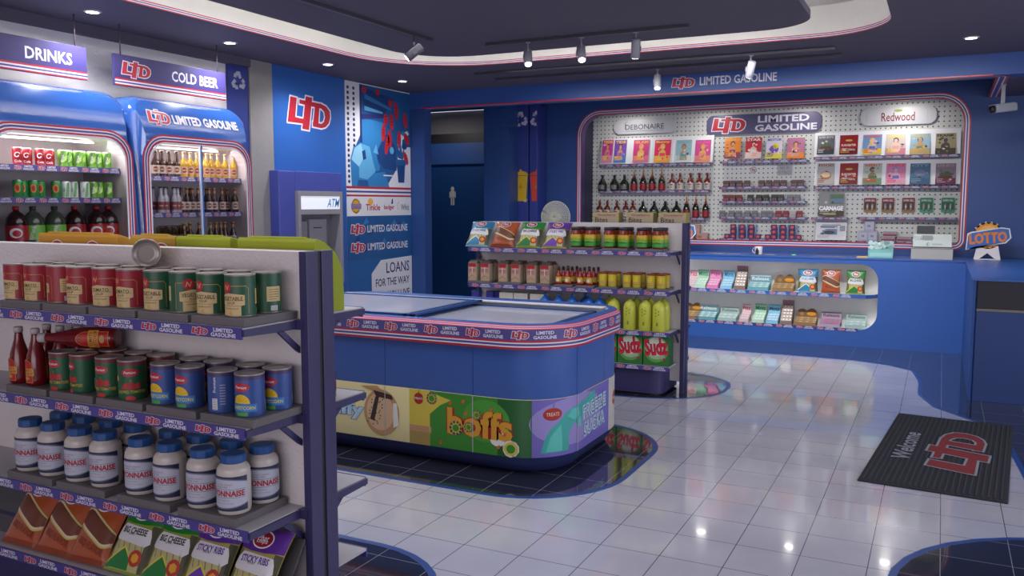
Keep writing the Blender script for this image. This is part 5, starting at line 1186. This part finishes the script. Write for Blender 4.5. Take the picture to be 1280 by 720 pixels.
b = MB(); V_ = Vector((0, .10, .07)).normalized(); b.art(Art().ell(-.04, .0, .016, .018, M('2E9A60', .5), 1, 12).ell(-.036, .0, .010, .012, RW, 2, 12).rect(-.0, .10, -.008, .008, M('A8B4B0', .5), 1), plane_map((0, .0195, .165), (1, 0, 0), (0, 0, 1))); b.build('badge', t)
t = thing('bag_box', 'pale teal dispenser box with crumpled sachets, left of the cash register', 'dispenser box', (Xt(1100.5, 10.40, 318), 10.40, zt), .04)
b = MB(); b.prism([(0, 0), (0, .075), (.10, .11), (.14, .11), (.14, 0)], -.13, .13, M('7EB8B4', .5), 'x', .003); b.art(Art().rect(-.11, .11, .02, .06, M('98CCC8', .5), 1), front_map(-.0006)); b.build('box', t)
b = MB()
for k in range(26):
    x_, y_ = random.uniform(-.11, .11), random.uniform(.06, .13); T = Matrix.Translation((x_, y_, .125+random.uniform(-.02, .045))) @ Matrix.Rotation(random.uniform(-1, 1), 4, 'Y') @ Matrix.Rotation(random.uniform(-.6, .6), 4, 'X')
    b.box(-.022, .022, -.003, .003, -.022, .022, M(random.choice(['B8D4D0', '98B8B4', 'C8D8D4', '7E9A98']), .5), T=T)
b.build('sachets', t)
b = MB(); b.box(-.08, .04, -.04, .05, 0, .012, M('C8A860', .6), T=Matrix.Rotation(.15, 4, 'Z')); b.box(-.07, .03, -.03, .04, .012, .017, M('D8C070', .6), T=Matrix.Rotation(.25, 4, 'Z')); o = b.build('note_pad'); o.location = (Xt(1080, 10.37, 321), 10.37, zt); tag(o, 'small yellow paper pad on the counter left of the teal dispenser', 'note pad')
for i, (px, wd, col, s) in enumerate([(898, .16, 'A89890', 'left of the two near the post'), (916, .12, 'C8C0C8', 'white one just left of the mug'), (960, .15, 'A09088', 'just right of the mug'), (1038, .30, 'A08878', 'long one in the middle of the counter')]):
    b = MB(); b.box(-wd/2, wd/2, 0, .12, 0, .002, M(col, .5)); b.box(-wd/2+.01, wd/2-.01, .01, .11, .002, .0025, M('887880' if i % 2 else 'B8B0B4', .5)); o = b.build('counter_sticker'); o.location = (Xt(px, 10.45, 317), 10.45, zt-.0005); tag(o, 'flat paper sticker on the worktop, '+s, 'sticker', 'stickers on the worktop')
b = MB(); b.lathe([(.03, 0), (.03, .014), (.022, .018)], M('6ABF98', .4), 16); o = b.build('small_tin'); o.location = (Xt(992, 10.42, 317), 10.42, zt); tag(o, 'small green tin on the counter right of the mug', 'tin')
def lotto(px, y, label, py=316, s=1.0):
    t = thing('lotto_stand', label, 'lottery display', (Xt(px, y, py), y, zt), 0, 'lottery displays')
    b = MB(); WS_ = M('D8D4D4', .5); b.prism([(-.13, 0), (-.085, .0), (0, .07), (.085, 0), (.13, 0), (.10, .15), (-.10, .15)], 0, .012, WS_, 'y'); b.box(-.12, .12, -.05, .06, 0, .008, WS_); b.build('stand', t)
    def sun(r, k=.86, n_=16): return [((r if i % 2 else r*k)*math.cos(PI*i/n_), .26+(r if i % 2 else r*k)*math.sin(PI*i/n_)) for i in range(2*n_)]
    b = MB(); b.prism(sun(.155), -.002, .010, WS_, 'y'); b.art(Art().poly(sun(.145), M('D88A28', .5), 1).ell(0, .27, .10, .10, M('E0A850', .5), 2, 24), front_map(-.0025)); b.build('sunburst', t)
    a = Art(); a.poly([(-.21, .10), (-.13, .13), (.17, .18), (.22, .24), (.20, .34), (.12, .35), (-.16, .30), (-.20, .28)], WS_, 3).poly([(-.20, .11), (-.12, .14), (.16, .19), (.205, .24), (.19, .33), (.12, .34), (-.16, .285), (-.19, .26)], M('2E64A8', .5), 4)
    a.text('LOTTO', 0, .235, .12, M('D8742C', .5), 6, w=.36, bold=.05, rot=.10)
    b = MB(); b.prism([(-.21, .10), (-.13, .13), (.17, .18), (.22, .24), (.20, .34), (.12, .35), (-.16, .30), (-.20, .28)], -.010, -.004, WS_, 'y'); b.art(a, front_map(-.0105), None, .0006); b.build('name_board', t)
lotto(1234, 10.62, 'orange sunburst lotto display on the right end of the counter')
lotto(848, 10.45, 'lotto display on the counter, mostly hidden behind the post of the middle gondola', 315)

# ================================================================ pegboard
YP = 11.60
def G(px, py, y=YP): q = P(px, py, 'y', y); return q.x, q.z
def oval_sign(px0, px1, py0, py1, label, art_fn, col='C4C4C8', name='oval_sign'):
    x0, z1 = G(px0, (py0+py1)/2); x1, _ = G(px1, (py0+py1)/2); zc = G((px0+px1)/2, (py0+py1)/2)[1]; h = abs(G((px0+px1)/2, py0)[1]-G((px0+px1)/2, py1)[1]); 
    t = thing(name, label, 'sign', ((x0+x1)/2, YP, zc)); w_ = x1-x0; b = MB(); b.prism(rr(-w_/2, w_/2, -h/2, h/2, min(h*.45, .09), 6), -.025, 0, M(col, .4), 'y'); b.build('board', t)
    a = Art(); art_fn(a, w_, h); b = MB(); b.art(a, front_map(-.0255)); b.build('lettering', t)
DKT = M('3A3A44', .5)
oval_sign(768, 846, 149, 167, 'white oval cigar brand sign at the left of the pegboard, with a smoke curl', lambda a, w_, h: a.text('DEBONAIRE', .0, -.005, h*.36, DKT, 1, w=w_*.62, bold=.005).line((-w_*.31, -.03), (-w_*.31, .05), .008, DKT, 1).line((-w_*.31, .05), (-w_*.29, .07), .005, DKT, 1).rect(-w_*.3, w_*.3, -h*.32, -h*.28, M('9090A0', .5), 1))
def ltd_sign(a, w_, h):
    a.logo(-w_*.30, 0, w_*.30, h*.86, 2, out=.05).text('LIMITED', w_*.18, h*.22, h*.34, STRIPW, 2, w=w_*.44, bold=.03).text('GASOLINE', w_*.20, -h*.22, h*.34, STRIPW, 2, w=w_*.53, bold=.03)
oval_sign(884, 1027, 142, 167, 'wide purple sign with the store name at the centre of the pegboard', ltd_sign, '5A5478', 'store_sign')
oval_sign(1076, 1171, 134, 156, 'white oval brand sign with brown lettering at the right of the pegboard', lambda a, w_, h: a.text('Redwood', 0, -.01, h*.50, M('7A2A30', .5), 2, w=w_*.44, bold=.01).ell(0, h*.30, .05, .016, M('8A9A40', .5), 1, 10).rect(-w_*.42, -w_*.415, -h*.3, h*.3, M('B8B890', .5), 1).rect(w_*.38, w_*.385, -h*.3, h*.3, M('B8B890', .5), 1))
def pshelf(pxl, pxr, py, label, depth=.14, n=None):
    (x0, z), (x1, z2) = G(pxl, py, YP-depth), G(pxr, py, YP-depth); zc = G((pxl+pxr)/2, py, YP-depth)[1]
    w_ = x1-x0; t = thing('wall_shelf', label, 'shelf', ((x0+x1)/2, YP, zc), 0, 'pegboard shelves')
    b = MB(); b.box(-w_/2, w_/2, -depth, 0, -.006, 0, M('9A98A0', .5)); b.build('board', t); n = n or max(2, round(w_/.22))
    b = MB(); b.box(-w_/2, w_/2, -depth-.005, -depth, -.026, .004, M('4A4480', .4)); b.art(strip_art(w_, .029, n), front_map(-depth-.0055, 0, -.011)); b.build('price_strip', t)
    return zc
# magazines
random.seed(11)
def person_art(a, w_, h, skin, hair, top_, cx=0):
    a.ell(cx, h*.70, w_*.15, h*.13, M(hair, .6), 3, 12).ell(cx, h*.67, w_*.10, h*.10, M(skin, .6), 4, 12).poly([(cx-w_*.24, h*.10), (cx+w_*.24, h*.10), (cx+w_*.20, h*.48), (cx+w_*.06, h*.57), (cx-w_*.06, h*.57), (cx-w_*.22, h*.46)], M(skin, .6), 3).rect(cx-w_*.17, cx+w_*.17, h*.28, h*.42, M(top_, .6), 4)
COV = [  # (background, second colour, title colour, title, figure, description)
    ('B83A88', 'D87AA8', 'E8C040', 'TIDE', ('C89060', '5A3020', 'C86A9A'), 'pink and violet magazine with a bikini figure'),
    ('7A4AA8', '4A7AC0', 'E8C040', 'TIDE', ('C89868', '4A2818', 'A05AB0'), 'violet and blue magazine with a bikini figure'),
    ('C83C7A', 'D86A90', 'E8A050', 'GLAM', ('D8A050', 'D0A040', 'E0B060'), 'pink magazine with a blonde figure'),
    ('D82C5A', 'E89A3C', 'E8D048', 'Bunny', ('E0A848', 'E0B040', 'D83A5A'), 'red and yellow magazine with slanted title'),
    ('8CB0B8', 'C8D0C8', '7AA0A8', 'VACAY', ('B8846A', '8A5A3C', '2E9A9A'), 'pale blue magazine with a figure in a teal swimsuit'),
    ('C84A88', 'D88A6A', 'D85A9A', 'GLAM', ('D89A58', 'C89040', 'D88A5A'), 'rose magazine with a golden figure')]
def mag(px0, px1, py0, py1, depth, cov, label, grp, y=None, extra=None):
    yy = YP-depth; x0, _ = G(px0, (py0+py1)/2, yy); x1, _ = G(px1, (py0+py1)/2, yy); pc = (px0+px1)/2; zb = G(pc, py1, yy)[1]; zt_ = G(pc, py0, yy)[1]
    x0, x1 = x0+(x1-x0)*.05, x1-(x1-x0)*.07; zt_ -= .018; w_, h = x1-x0, zt_-zb; t = thing('magazine', label, 'magazine', ((x0+x1)/2, yy, zb), 0, grp); t.rotation_euler = (-math.asin(min(.9, .07/h)) if depth > .08 else 0, 0, 0)
    bg, sec, tc, title, fig, _d = cov
    b = MB(); b.box(-w_/2, w_/2, 0, .006, 0, h, M('C8C4C8', .4)); b.build('pages', t)
    a = Art().rect(-w_/2, w_/2, 0, h, M(bg, .35), 1).rect(-w_/2, w_/2, 0, h*.30, M(sec, .35), 2)
    if title: a.text(title, 0, h*.90, h*.12, M(tc, .4), 5, w=w_*.86, bold=.03)
    if fig: person_art(a, w_, h, *fig)
    for q in range(3): a.rect(-w_*.44, -w_*.44+w_*random.uniform(.25, .5), h*(.10+q*.07), h*(.13+q*.07), M(tc, .5), 6)
    pal = [bg, sec, tc, 'C8C0BC', '4A4040', sec, bg]
    for q in range(9):
        u, v, r1, r2 = random.uniform(-.36, .36)*w_, random.uniform(.08, .78)*h, random.uniform(.04, .11)*w_, random.uniform(.02, .07)*h
        a.poly([(u-r1, v), (u-r1*.2, v+r2), (u+r1, v+r2*.3), (u+r1*.3, v-r2)], M(pal[q % 7], .5), 4.5+.02*q)
    if extra: extra(a, w_, h)
    b = MB(); b.art(a, front_map(-.0003), None, .0003); b.build('cover', t)
    return t
SD_ = .14
zA = pshelf(749, 889, 205, 'long pegboard shelf under the leftmost row of magazines')
BKB = M('E0E0E4', .5)
def back_card(px0, px1, py0, py1, label):
    x0, _ = G(px0, (py0+py1)/2, YP-.10); x1, _ = G(px1, (py0+py1)/2, YP-.10); zb = G((px0+px1)/2, py1, YP-.10)[1]; zt_ = G((px0+px1)/2, py0, YP-.10)[1]
    b = MB(); T = Matrix.Rotation(-.20, 4, 'X'); b.box(-(x1-x0)/2, (x1-x0)/2, 0, .004, 0, zt_-zb, BKB, T=T); o = b.build('backing_card'); o.location = ((x0+x1)/2, YP-.10, zb); tag(o, label, 'backing card', 'magazine backing cards')
back_card(750, 891, 170, 204, 'white sloping backing card behind the leftmost row of magazines')
for i, (a0, a1) in enumerate([(751, 766), (766, 783), (789.5, 811.5), (816, 839), (843, 865), (867, 889)]):
    mag(a0, a1, 172, 203, .12, COV[i], COV[i][5]+', in the leftmost row', 'magazines in the leftmost row')
zB = pshelf(900, 1010, 201, 'pegboard shelf under the four magazines below the store name')
MID = [(904, 927, ('D87A28', '8A3A5A', 'D8A040', 'HEAT', ('C88850', '3A2018', '7A2A5A'), 'orange magazine with a dark-haired figure')), (930, 953, ('B82C3C', 'D8B8B8', 'E8D8D8', 'STAR', ('D8A890', '2A1A1A', 'D8C8C8'), 'red and white magazine with a woman')), (956, 979, ('C8C0D0', 'D0C048', '5A4A9A', 'MOTOR', None, 'white, yellow and purple magazine')), (982, 1007, ('A86A88', 'D87A30', 'D8A0A0', '', ('C8886A', '4A3030', '2A2428'), 'mauve and orange magazine with a face in sunglasses'))]
for a0, a1, cv in MID:
    mag(a0, a1, 169, 198, .12, cv, cv[5]+', in the middle row', 'magazines in the middle row', extra=(lambda a, w_, h: a.ell(0, h*.45, w_*.28, h*.2, M('6A4AA8', .5), 4, 12).ell(w_*.1, h*.6, w_*.2, h*.14, M('D8C83C', .5), 4, 12)) if cv[3] == 'MOTOR' else None)
zC = pshelf(1017, 1199, 195, 'upper pegboard shelf of the right-hand magazine rack', n=8); zD = pshelf(1017, 1199, 233, 'lower pegboard shelf of the right-hand magazine rack', n=8)
back_card(1018, 1201, 162, 194, 'white sloping backing card of the upper right magazine row'); back_card(1018, 1201, 199, 231, 'white sloping backing card of the lower right magazine row')
def car(a, w_, h): a.ell(0, h*.45, w_*.32, h*.17, M('3A5A38', .5), 4, 14).ell(0, h*.36, w_*.36, h*.08, M('5A2A24', .5), 5, 12)
def slaughter(a, w_, h): a.ell(0, h*.72, w_*.2, h*.05, M('C8A048', .5), 5, 12).text('SLAUGHTER', 0, h*.48, h*.11, M('E0C8C0', .5), 6, w=w_*.8, bold=.03).text('PARTY DEATH', 0, h*.26, h*.09, M('E0C8C0', .5), 6, w=w_*.7, bold=.02, rot=-.1)
def donut(a, w_, h): a.ell(.0, h*.42, w_*.32, h*.2, M('9A6A40', .5), 4, 16).ell(.0, h*.45, w_*.26, h*.13, M('D8B898', .5), 5, 16)
def plain(a, w_, h): a.ell(0, h*.55, w_*.3, h*.16, M('6A7A9A', .5), 4, 12)
R1 = [('5A5A62', '3A3A40', 'B8B8B8', 'SUPER MOTO', None, 'grey magazine with a green vehicle', car), ('8A1C24', '6A141C', 'C8A048', '', None, 'dark red magazine with white slanted lettering', slaughter), ('6A8AB8', 'C8B040', 'D84A3A', 'GOSSIP', ('D8A888', 'D0B060', '3A6AB0'), 'blue and yellow magazine with a blonde woman', None), ('C8B8B0', 'C87A8A', 'D8D048', 'NEWSY', ('E0B8A0', '4A2A28', 'D89AA0'), 'pale magazine with a yellow title and dark-haired woman', None), ('8AA8B8', 'A89868', 'C8A848', 'S&X', ('B88A60', '5A5A48', '6A7A40'), 'pale blue magazine with a figure in a wide hat', None), ('9A9070', '4A4438', '2E2A2E', 'FRANK', ('4A4238', '8A8A88', '3A3430'), 'brown magazine with a grey dome and dark title', None)]
R2 = [('A8A4A4', 'B0A8A0', '8A2A2A', 'FOOD', None, 'grey magazine with a round brown cake', donut), ('8A1C24', '6A141C', 'C8A048', '', None, 'dark red magazine with white slanted lettering', slaughter), ('A8B0A8', '6A8A60', 'C83A34', 'WEEKLY', ('8A6A4A', '3A3028', '3A6A44'), 'green and white magazine with a person raising arms', None), ('C87AA0', 'D89AB0', 'D83A5A', 'TRIPLE', ('D898A8', '5A8AC0', '4A6AB0'), 'pink magazine with pink and blue figures', None), ('4A6A88', '3A5A7A', '7A9AB0', 'CITY', None, 'slate blue magazine with a dim harbour', plain), ('8A7A88', '6A2A4A', 'B8A0A8', 'SUPER MOTO', None, 'mauve-edged magazine with a green vehicle', car)]
RX = [(1020, 1044.5), (1048, 1074), (1077, 1104), (1106, 1134), (1136, 1165), (1168, 1197)]
for (a0, a1), cv in zip(RX, R1): mag(a0, a1, 163+3*(1-(a0-1020)/150), 193, .12, cv[:6], cv[5]+', upper right row', 'magazines in the upper right row', extra=cv[6])
for (a0, a1), cv in zip(RX, R2): mag(a0, a1, 201, 230.5, .12, cv[:6], cv[5]+', lower right row', 'magazines in the lower right row', extra=cv[6])
# newspapers
zE = pshelf(1014, 1060, 272, 'short pegboard shelf under the newspaper with the big headline', n=3); zF = pshelf(1014, 1062, 302, 'short pegboard shelf under the pale newspaper', n=3)
def carn(a, w_, h): a.text('CARNAGE', 0, h*.33, h*.20, M('E4E4E4', .5), 7, w=w_*.94, bold=.05).rect(-w_*.46, -w_*.1, h*.5, h*.95, M('8A8A88', .6), 3).rect(-w_*.05, w_*.46, h*.52, h*.93, M('5A7A50', .6), 3).rect(-w_*.05, w_*.46, h*.58, h*.75, M('6A80A8', .6), 4).rect(-w_*.5, w_*.5, 0, h*.22, M('3A2A24', .6), 3).rect(-w_*.3, w_*.2, h*.05, h*.12, M('A89A40', .6), 4)
mag(1021, 1057.5, 238.5, 270, .12, ('77777A', '2E2A2C', '9A9A9A', '', None, ''), 'newspaper with the large white headline CARNAGE', 'newspapers', extra=carn)
def paper(a, w_, h): a.rect(-w_*.3, w_*.3, h*.82, h*.86, M('55556A', .6), 3).rect(-w_*.35, w_*.2, h*.68, h*.78, M('6A6A88', .6), 3).rect(-w_*.28, w_*.2, h*.30, h*.62, M('6A7A98', .6), 3).ell(-w_*.05, h*.42, w_*.18, h*.10, M('3A4250', .6), 4, 12).rect(w_*.28, w_*.45, h*.5, h*.8, M('8A8A9A', .6), 3)
mag(1017, 1061, 275, 300, .12, ('C8C8D0', 'C8C8D0', '9A9AA8', '', None, ''), 'pale grey newspaper with a small picture below the headline one', 'newspapers', extra=paper)
# bottles
def liq(name, prof, gm, parts, art=None, r=None):
    t = thing(name, 'x', 'bottle'); b = MB(); b.lathe(prof, gm, 16); b.build('glass', t)
    for nm, pf, m in parts: b = MB(); b.lathe(pf, m, 16, cap=nm == 'cap'); b.art(art, cyl_map(r), .012) if nm == 'label' and art else None; b.build(nm, t)
    return Stock(t)
dark = liq('brandy_bottle', [(.05, 0), (.062, .01), (.062, .10), (.05, .13), (.02, .165), (.016, .19)], M('1C2418', .15, coat=.4), [('label', [(.0628, .02), (.0628, .09)], M('2E3028', .5)), ('cap', [(.018, .185), (.018, .225), (.016, .228)], M('2A2A2C', .5))], Art().rect(-.05, .05, .072, .078, M('A8A8A0', .5), 1).rect(-.05, .05, .03, .036, M('A8A8A0', .5), 1).rect(-.045, .045, .048, .060, M('8A8A80', .5), 1), .063)
champ = liq('champagne_bottle', [(.040, 0), (.046, .006), (.046, .12), (.036, .16), (.018, .20)], M('1E2418', .15, coat=.4), [('label', [(.0465, .015), (.0465, .10)], M('8E1420', .5)), ('neck_foil', [(.030, .17), (.019, .20), (.014, .215)], M('A02828', .4)), ('cap', [(.010, .21), (.007, .30), (.005, .305)], M('B8923C', .4, .6))])
whisky = liq('whisky_bottle', [(.038, 0), (.044, .006), (.044, .12), (.036, .145), (.015, .165), (.014, .20)], M('6A241A', .15, coat=.4), [('label', [(.0445, .012), (.0445, .105)], M('BDB2AC', .6)), ('cap', [(.016, .19), (.016, .235), (.014, .238)], M('8A3A30', .5))], Art().rect(-.02, .02, .075, .09, M('7A3A38', .5), 1).ell(0, .05, .014, .014, M('9A8A80', .5), 1, 10), .0447)
zG = pshelf(748, 887, 238.5, 'pegboard shelf under the upper row of liquor bottles'); zH = pshelf(748, 882, 272, 'pegboard shelf under the lower row of liquor bottles')
LWD = {id(dark): 'squat dark brandy bottle', id(champ): 'champagne bottle with red label', id(whisky): 'whisky bottle with pale label'}
for z, rn, py, seq in ((zG, 'upper', 230, [(dark, [753, 768, 780.5]), (champ, [792.5, 804, 815, 827]), (whisky, [840, 850, 863, 874, 884])]), (zH, 'lower', 265, [(whisky, [749.5, 759, 771, 782, 791]), (dark, [803.5, 817.5, 831.5, 845.5]), (champ, [858, 869.5, 882])])):
    for k, pxs in seq:
        for i, px in enumerate(pxs):
            x = P(px, py, 'y', YP-.08).x; k.at((x, YP-.08, z), '%s in the %s liquor row, %s such from the left' % (LWD[id(k)], rn, posn[i]), 'liquor bottles on the pegboard')
# cigarettes
def pack_row(py_s, py_t, pxs, col, cap, label, grp, w_px=7.5, depth=.12, name='cigarette_pack', art=None):
    yy = YP-depth+.02; zb = None
    for i, px in enumerate(pxs):
        x, z = G(px, py_s, yy); zz_ = G(px, py_t, yy)[1]
        yield i, x, z, zz_-z
def packs(pshelf_z, pxs, col, capc, word, grp, h=.085, w_=.075, py=230):
    t = thing('cigarette_pack', 'x', 'cigarette pack'); b = MB(); b.box(-w_/2, w_/2, 0, .03, 0, h*.72, M(col, .5), .001, 1); b.art(Art().rect(-w_*.3, w_*.3, h*.2, h*.45, M('8A7A7C', .6), 1).ell(0, h*.33, w_*.2, h*.1, M(capc, .5), 2, 8), front_map(-.0005)); b.build('box', t)
    b = MB(); b.box(-w_/2, w_/2, 0, .03, h*.72, h, M(capc, .5), .001, 1); b.build('flip_top', t); s = Stock(t)
    for i, px in enumerate(pxs):
        x = P(px, py, 'y', YP-.10).x; s.at((x, YP-.115, pshelf_z), '%s, %s such from the left' % (word, posn[i]), grp)
z1_ = pshelf(899, 1008, 233.5, 'pegboard shelf under the top row of cigarette packs', n=5); z2_ = pshelf(899, 1008, 251.5, 'pegboard shelf under the middle row of cigarette packs', n=5); z3_ = pshelf(899, 1008, 271.5, 'pegboard shelf under the bottom row of cigarette packs', n=5); z4_ = pshelf(899, 1000, 299, 'lowest pegboard shelf under the stacked tobacco tins', n=5)
packs(z1_, [908, 916, 924.5, 934, 952, 961, 971, 979.5, 993, 1001], '4A3234', '5A3A3C', 'dark brown cigarette pack in the top tobacco row', 'brown cigarette packs', py=228)
packs(z2_, [908, 916, 924.5], '6A2024', '7A2A2C', 'dark red cigarette pack in the middle tobacco row', 'dark red cigarette packs', py=246)
packs(z2_, [938, 949, 957.5, 968, 976], '26241E', '3A382C', 'black cigarette pack in the middle tobacco row', 'black cigarette packs', py=246)
packs(z2_, [987.5, 996.5], '6A6C70', '7A7C80', 'grey cigarette pack in the middle tobacco row', 'grey cigarette packs', py=246)
packs(z3_, [903, 914.5, 923.5, 934.5, 943.5, 955, 962.5], '66686E', '7A7C82', 'grey cigarette pack in the bottom tobacco row', 'grey cigarette packs', py=265)
packs(z3_, [973.5, 982.5, 999.5], '7A2024', '8A3034', 'red cigarette pack in the bottom tobacco row', 'red cigarette packs', py=265)
packs(z3_, [991], 'B0A8A4', 'B8B0AC', 'white cigarette pack among the red ones, bottom tobacco row', None, py=265)
b = MB(); b.box(-.037, .037, 0, .02, 0, .063, M('3A2A5E', .4), .002, 1); b.art(Art().ell(0, .031, .027, .024, M('B03048', .4), 1, 12).ell(0, .033, .014, .010, M('C87868', .4), 2, 8), front_map(-.0005)); o = b.build('tobacco_tin'); tag(o, 'x', 'tobacco tin'); tt = simple(o)
for gi, px0 in enumerate((916.5, 967.5)):
    for c_ in range(3):
        for r_ in range(3):
            x = P(px0+c_*11.3, 290, 'y', YP-.10).x; tt.at((x, YP-.11, z4_+.0635*r_), 'purple and red tobacco tin, %s stack, %s column, %s' % (('left', 'right')[gi], ('left', 'middle', 'right')[c_], ('bottom', 'middle', 'top')[r_]), 'purple tobacco tins')
    for k, dx in enumerate((-8, 30.5)):
        x = P(px0+dx, 296, 'y', YP-.12).x; tt.at((x, YP-.11, z4_), 'purple tobacco tin standing alone at the %s of the %s stack' % (('left', 'right')[k], ('left', 'right')[gi]), 'purple tobacco tins')
    b = MB(); x0 = P(px0+5.6, 290, 'y', YP-.1).x
    for dx in (5.6, 17, 28): 
        x = P(px0+dx, 290, 'y', YP-.10).x-x0; b.box(x-.008, x+.008, 0, .03, 0, .19, M('6A8AB8', .4))
    o = b.build('divider_rack'); o.location = (x0, YP-.085, z4_); tag(o, 'light blue dividers behind the %s stack of purple tins' % ('left', 'right')[gi], 'divider')
# small notices on the pegboard
x, z = G(942, 212.5); b = MB(); b.prism([(.045*math.cos(q), .045*math.sin(q)) for q in [2*PI*k/20 for k in range(20)]], -.003, 0, M('B09A9A', .5), 'y'); b.art(Art().ell(0, 0, .034, .034, M('B8B4B8', .5), 1, 20).line((-.026, .026), (.026, -.026), .009, M('A05A60', .5), 3).rect(-.02, .018, -.006, .004, DKT, 2), front_map(-.0035)); o = b.build('no_smoking_sign'); o.location = (x, YP, z); tag(o, 'small round no smoking sign on the pegboard above the cigarettes', 'sign')
x, z = G(981, 212.5); b = MB(); b.box(-.095, .095, -.004, 0, -.07, .07, M('A4A2A6', .5)); b.art(Art().text('NO ID', 0, .03, .04, M('6A686E', .5), 1, w=.12).text('NO TOBACCO', 0, -.03, .04, M('6A686E', .5), 1, w=.16), front_map(-.0045)); o = b.build('age_notice'); o.location = (x, YP, z); tag(o, 'small grey notice about tobacco and ID above the cigarettes', 'sign')
# batteries
for i, px in enumerate((1087.5, 1110, 1135.5, 1158, 1185)):
    g_ = i > 2; x, z = G(px, 256, YP-.03); t = thing('battery_pack', '%s battery pack hanging on the pegboard, %s' % (('dark red and gold', 'green')[g_], ['leftmost', 'second from the left', 'nearest the green ones', 'left of the two green ones', 'rightmost'][i]), 'battery pack', (x, YP-.03, z-.09), 0, 'hanging battery packs')
    b = MB(); b.prism(rr(-.073, .073, 0, .175, .012, 3), 0, .003, M('1E9A70' if g_ else '9A6A1E', .4), 'y'); a = Art().rect(-.066, .066, .03, .172, M('1A5A3E' if g_ else '4A2024', .5), 1).rect(-.066, .066, .12, .172, M('147A4A' if g_ else '7A1C28', .5), 2).text('SUPER CELL', 0, .143, .022, STRIPW, 3, w=.11, bold=.02); b.art(a, front_map(-.0004)); b.build('card', t)
    for s in (-1, 1): b = MB(); b.lathe([(.013, .02), (.013, .10), (.005, .102), (.005, .107)], M('C8C8C0', .3, .5), 12, (s*.028, -.010, 0)); b.build('battery', t)
    b = MB(); b.tube([(0, .0, .165), (0, .03, .17)], .003, M('B0B0B4', .3, .8), 6); b.build('hanger_peg', t)
pshelf(1072, 1197, 272, 'pegboard shelf below the battery packs', n=5); zK = pshelf(1070, 1197, 302.5, 'lowest right pegboard shelf with small boxes', n=5)
pb = box_thing('lighter_box', .115, .06, .125, 'A8A8BE', Art().rect(-.045, .045, .02, .105, M('B8B8CC', .5), 1).rect(-.02, .015, .05, .075, M('5A5A80', .5), 2).text('151', .0, .062, .02, M('C8C8D8', .5), 3), 'box')
for i, (px, k) in enumerate([(1079, 0), (1090.5, 0), (1086, 1)]):
    x = P(px, 296, 'y', YP-.09).x; pb.at((x, YP-.10+(.0 if not k else .02), zK+k*.125), 'pale violet box with small print %s' % ['left of the bottom two', 'right of the bottom two', 'stacked on top of two others'][i], 'pale violet boxes')
lb = box_thing('candy_box', .16, .07, .060, 'A89AA4', Art().rect(-.075, .075, .010, .030, M('8A2838', .5), 1).text('Redwood', 0, .045, .012, M('6A4A58', .5), 2, w=.1), 'box')
for i, (px, k) in enumerate([(1110, 0), (1130, 0), (1112, 1), (1126, 1)]):
    x = P(px, 299, 'y', YP-.09).x; lb.at((x, YP-.11, zK+k*.060), 'flat pink-grey box with red band, %s' % ['bottom left', 'bottom right', 'upper left', 'upper right'][i], 'flat pink-grey boxes') if i < 3 else None
pt = box_thing('pastry_box', .15, .09, .11, 'B09088', Art().ell(-.03, .06, .03, .02, M('A86A40', .5), 1, 10).ell(.03, .04, .03, .02, M('C88A98', .5), 1, 10), 'box')
zP = pshelf(857, 888, 301.5, 'short pegboard shelf beside the gondola post with pastry boxes', n=2)
for i, (px, k) in enumerate([(863, 0), (875, 0), (868, 1)]):
    x = P(px, 292, 'y', YP-.09).x; pt.at((x+(.03 if px > 870 else -.03 if px < 866 else 0), YP-.11, zP+k*.11), 'beige and pink pastry box beside the gondola post, %s' % ['bottom left', 'bottom right', 'on top'][i], 'pastry boxes')

# security camera
q = P(1253, 120, 'y', 9.9)
t = thing('security_camera', 'white security camera hanging from the underside of the fascia at the right', 'security camera', (P(1254, 118, 'y', 9.9).x, 9.9, 2.775))
CM = M('9A9CA6', .4); b = MB(); b.box(-.025, .025, -.025, .025, -.012, 0, CM); b.box(-.018, .018, -.012, .012, -.20, -.012, CM, .003); b.build('bracket', t)
T = Matrix.Translation((-.0, -.03, -.235)) @ Matrix.Rotation(.55, 4, 'Z') @ Matrix.Rotation(-.12, 4, 'Y'); b = MB(); b.box(-.09, .13, -.045, .045, -.04, .04, CM, .012, T=T); b.box(-.11, .10, -.05, .05, .035, .045, CM, .004, T=T); b.build('housing', t)
b = MB(); b.lathe([(.032, 0), (.036, .03), (.03, .045), (.0, .045)], BLACK, 18, T=T @ Matrix.Translation((-.085, 0, 0)) @ Matrix.Rotation(-PI/2, 4, 'Y')); b.build('lens', t)

# door mat
t = thing('door_mat', 'dark ribbed door mat with red store letters and welcome lettering on the tiles', 'door mat', (.075, 6.13, .0), math.radians(-4.4))
b = MB(); RB = M('23242C', .85, bump=.3, bscale=30); b.box(-.38, .38, -.93, .93, 0, .009, RB, .003, 1); b.build('mat', t)
b = MB()
for k in range(24): x_ = -.36+k*.0305; b.box(x_, x_+.012, -.90, .90, .009, .012, M('2E303A', .9))
b.build('ribs', t)
a = Art(); LT = M('8A8E98', .8)
a.text('Welcome', -.22, .0, .11, LT, 2, w=.72, rot=PI/2, bold=.02, shear=.2)
a.logo(.08, 0, 1.0, .36, 3, edge=LT, rot=PI/2, out=.04, red=M('7E2428', .8)); b = MB(); b.art(a, plane_map((0, 0, .0125), (1, 0, 0), (0, 1, 0)), None, .0002); b.build('lettering', t)
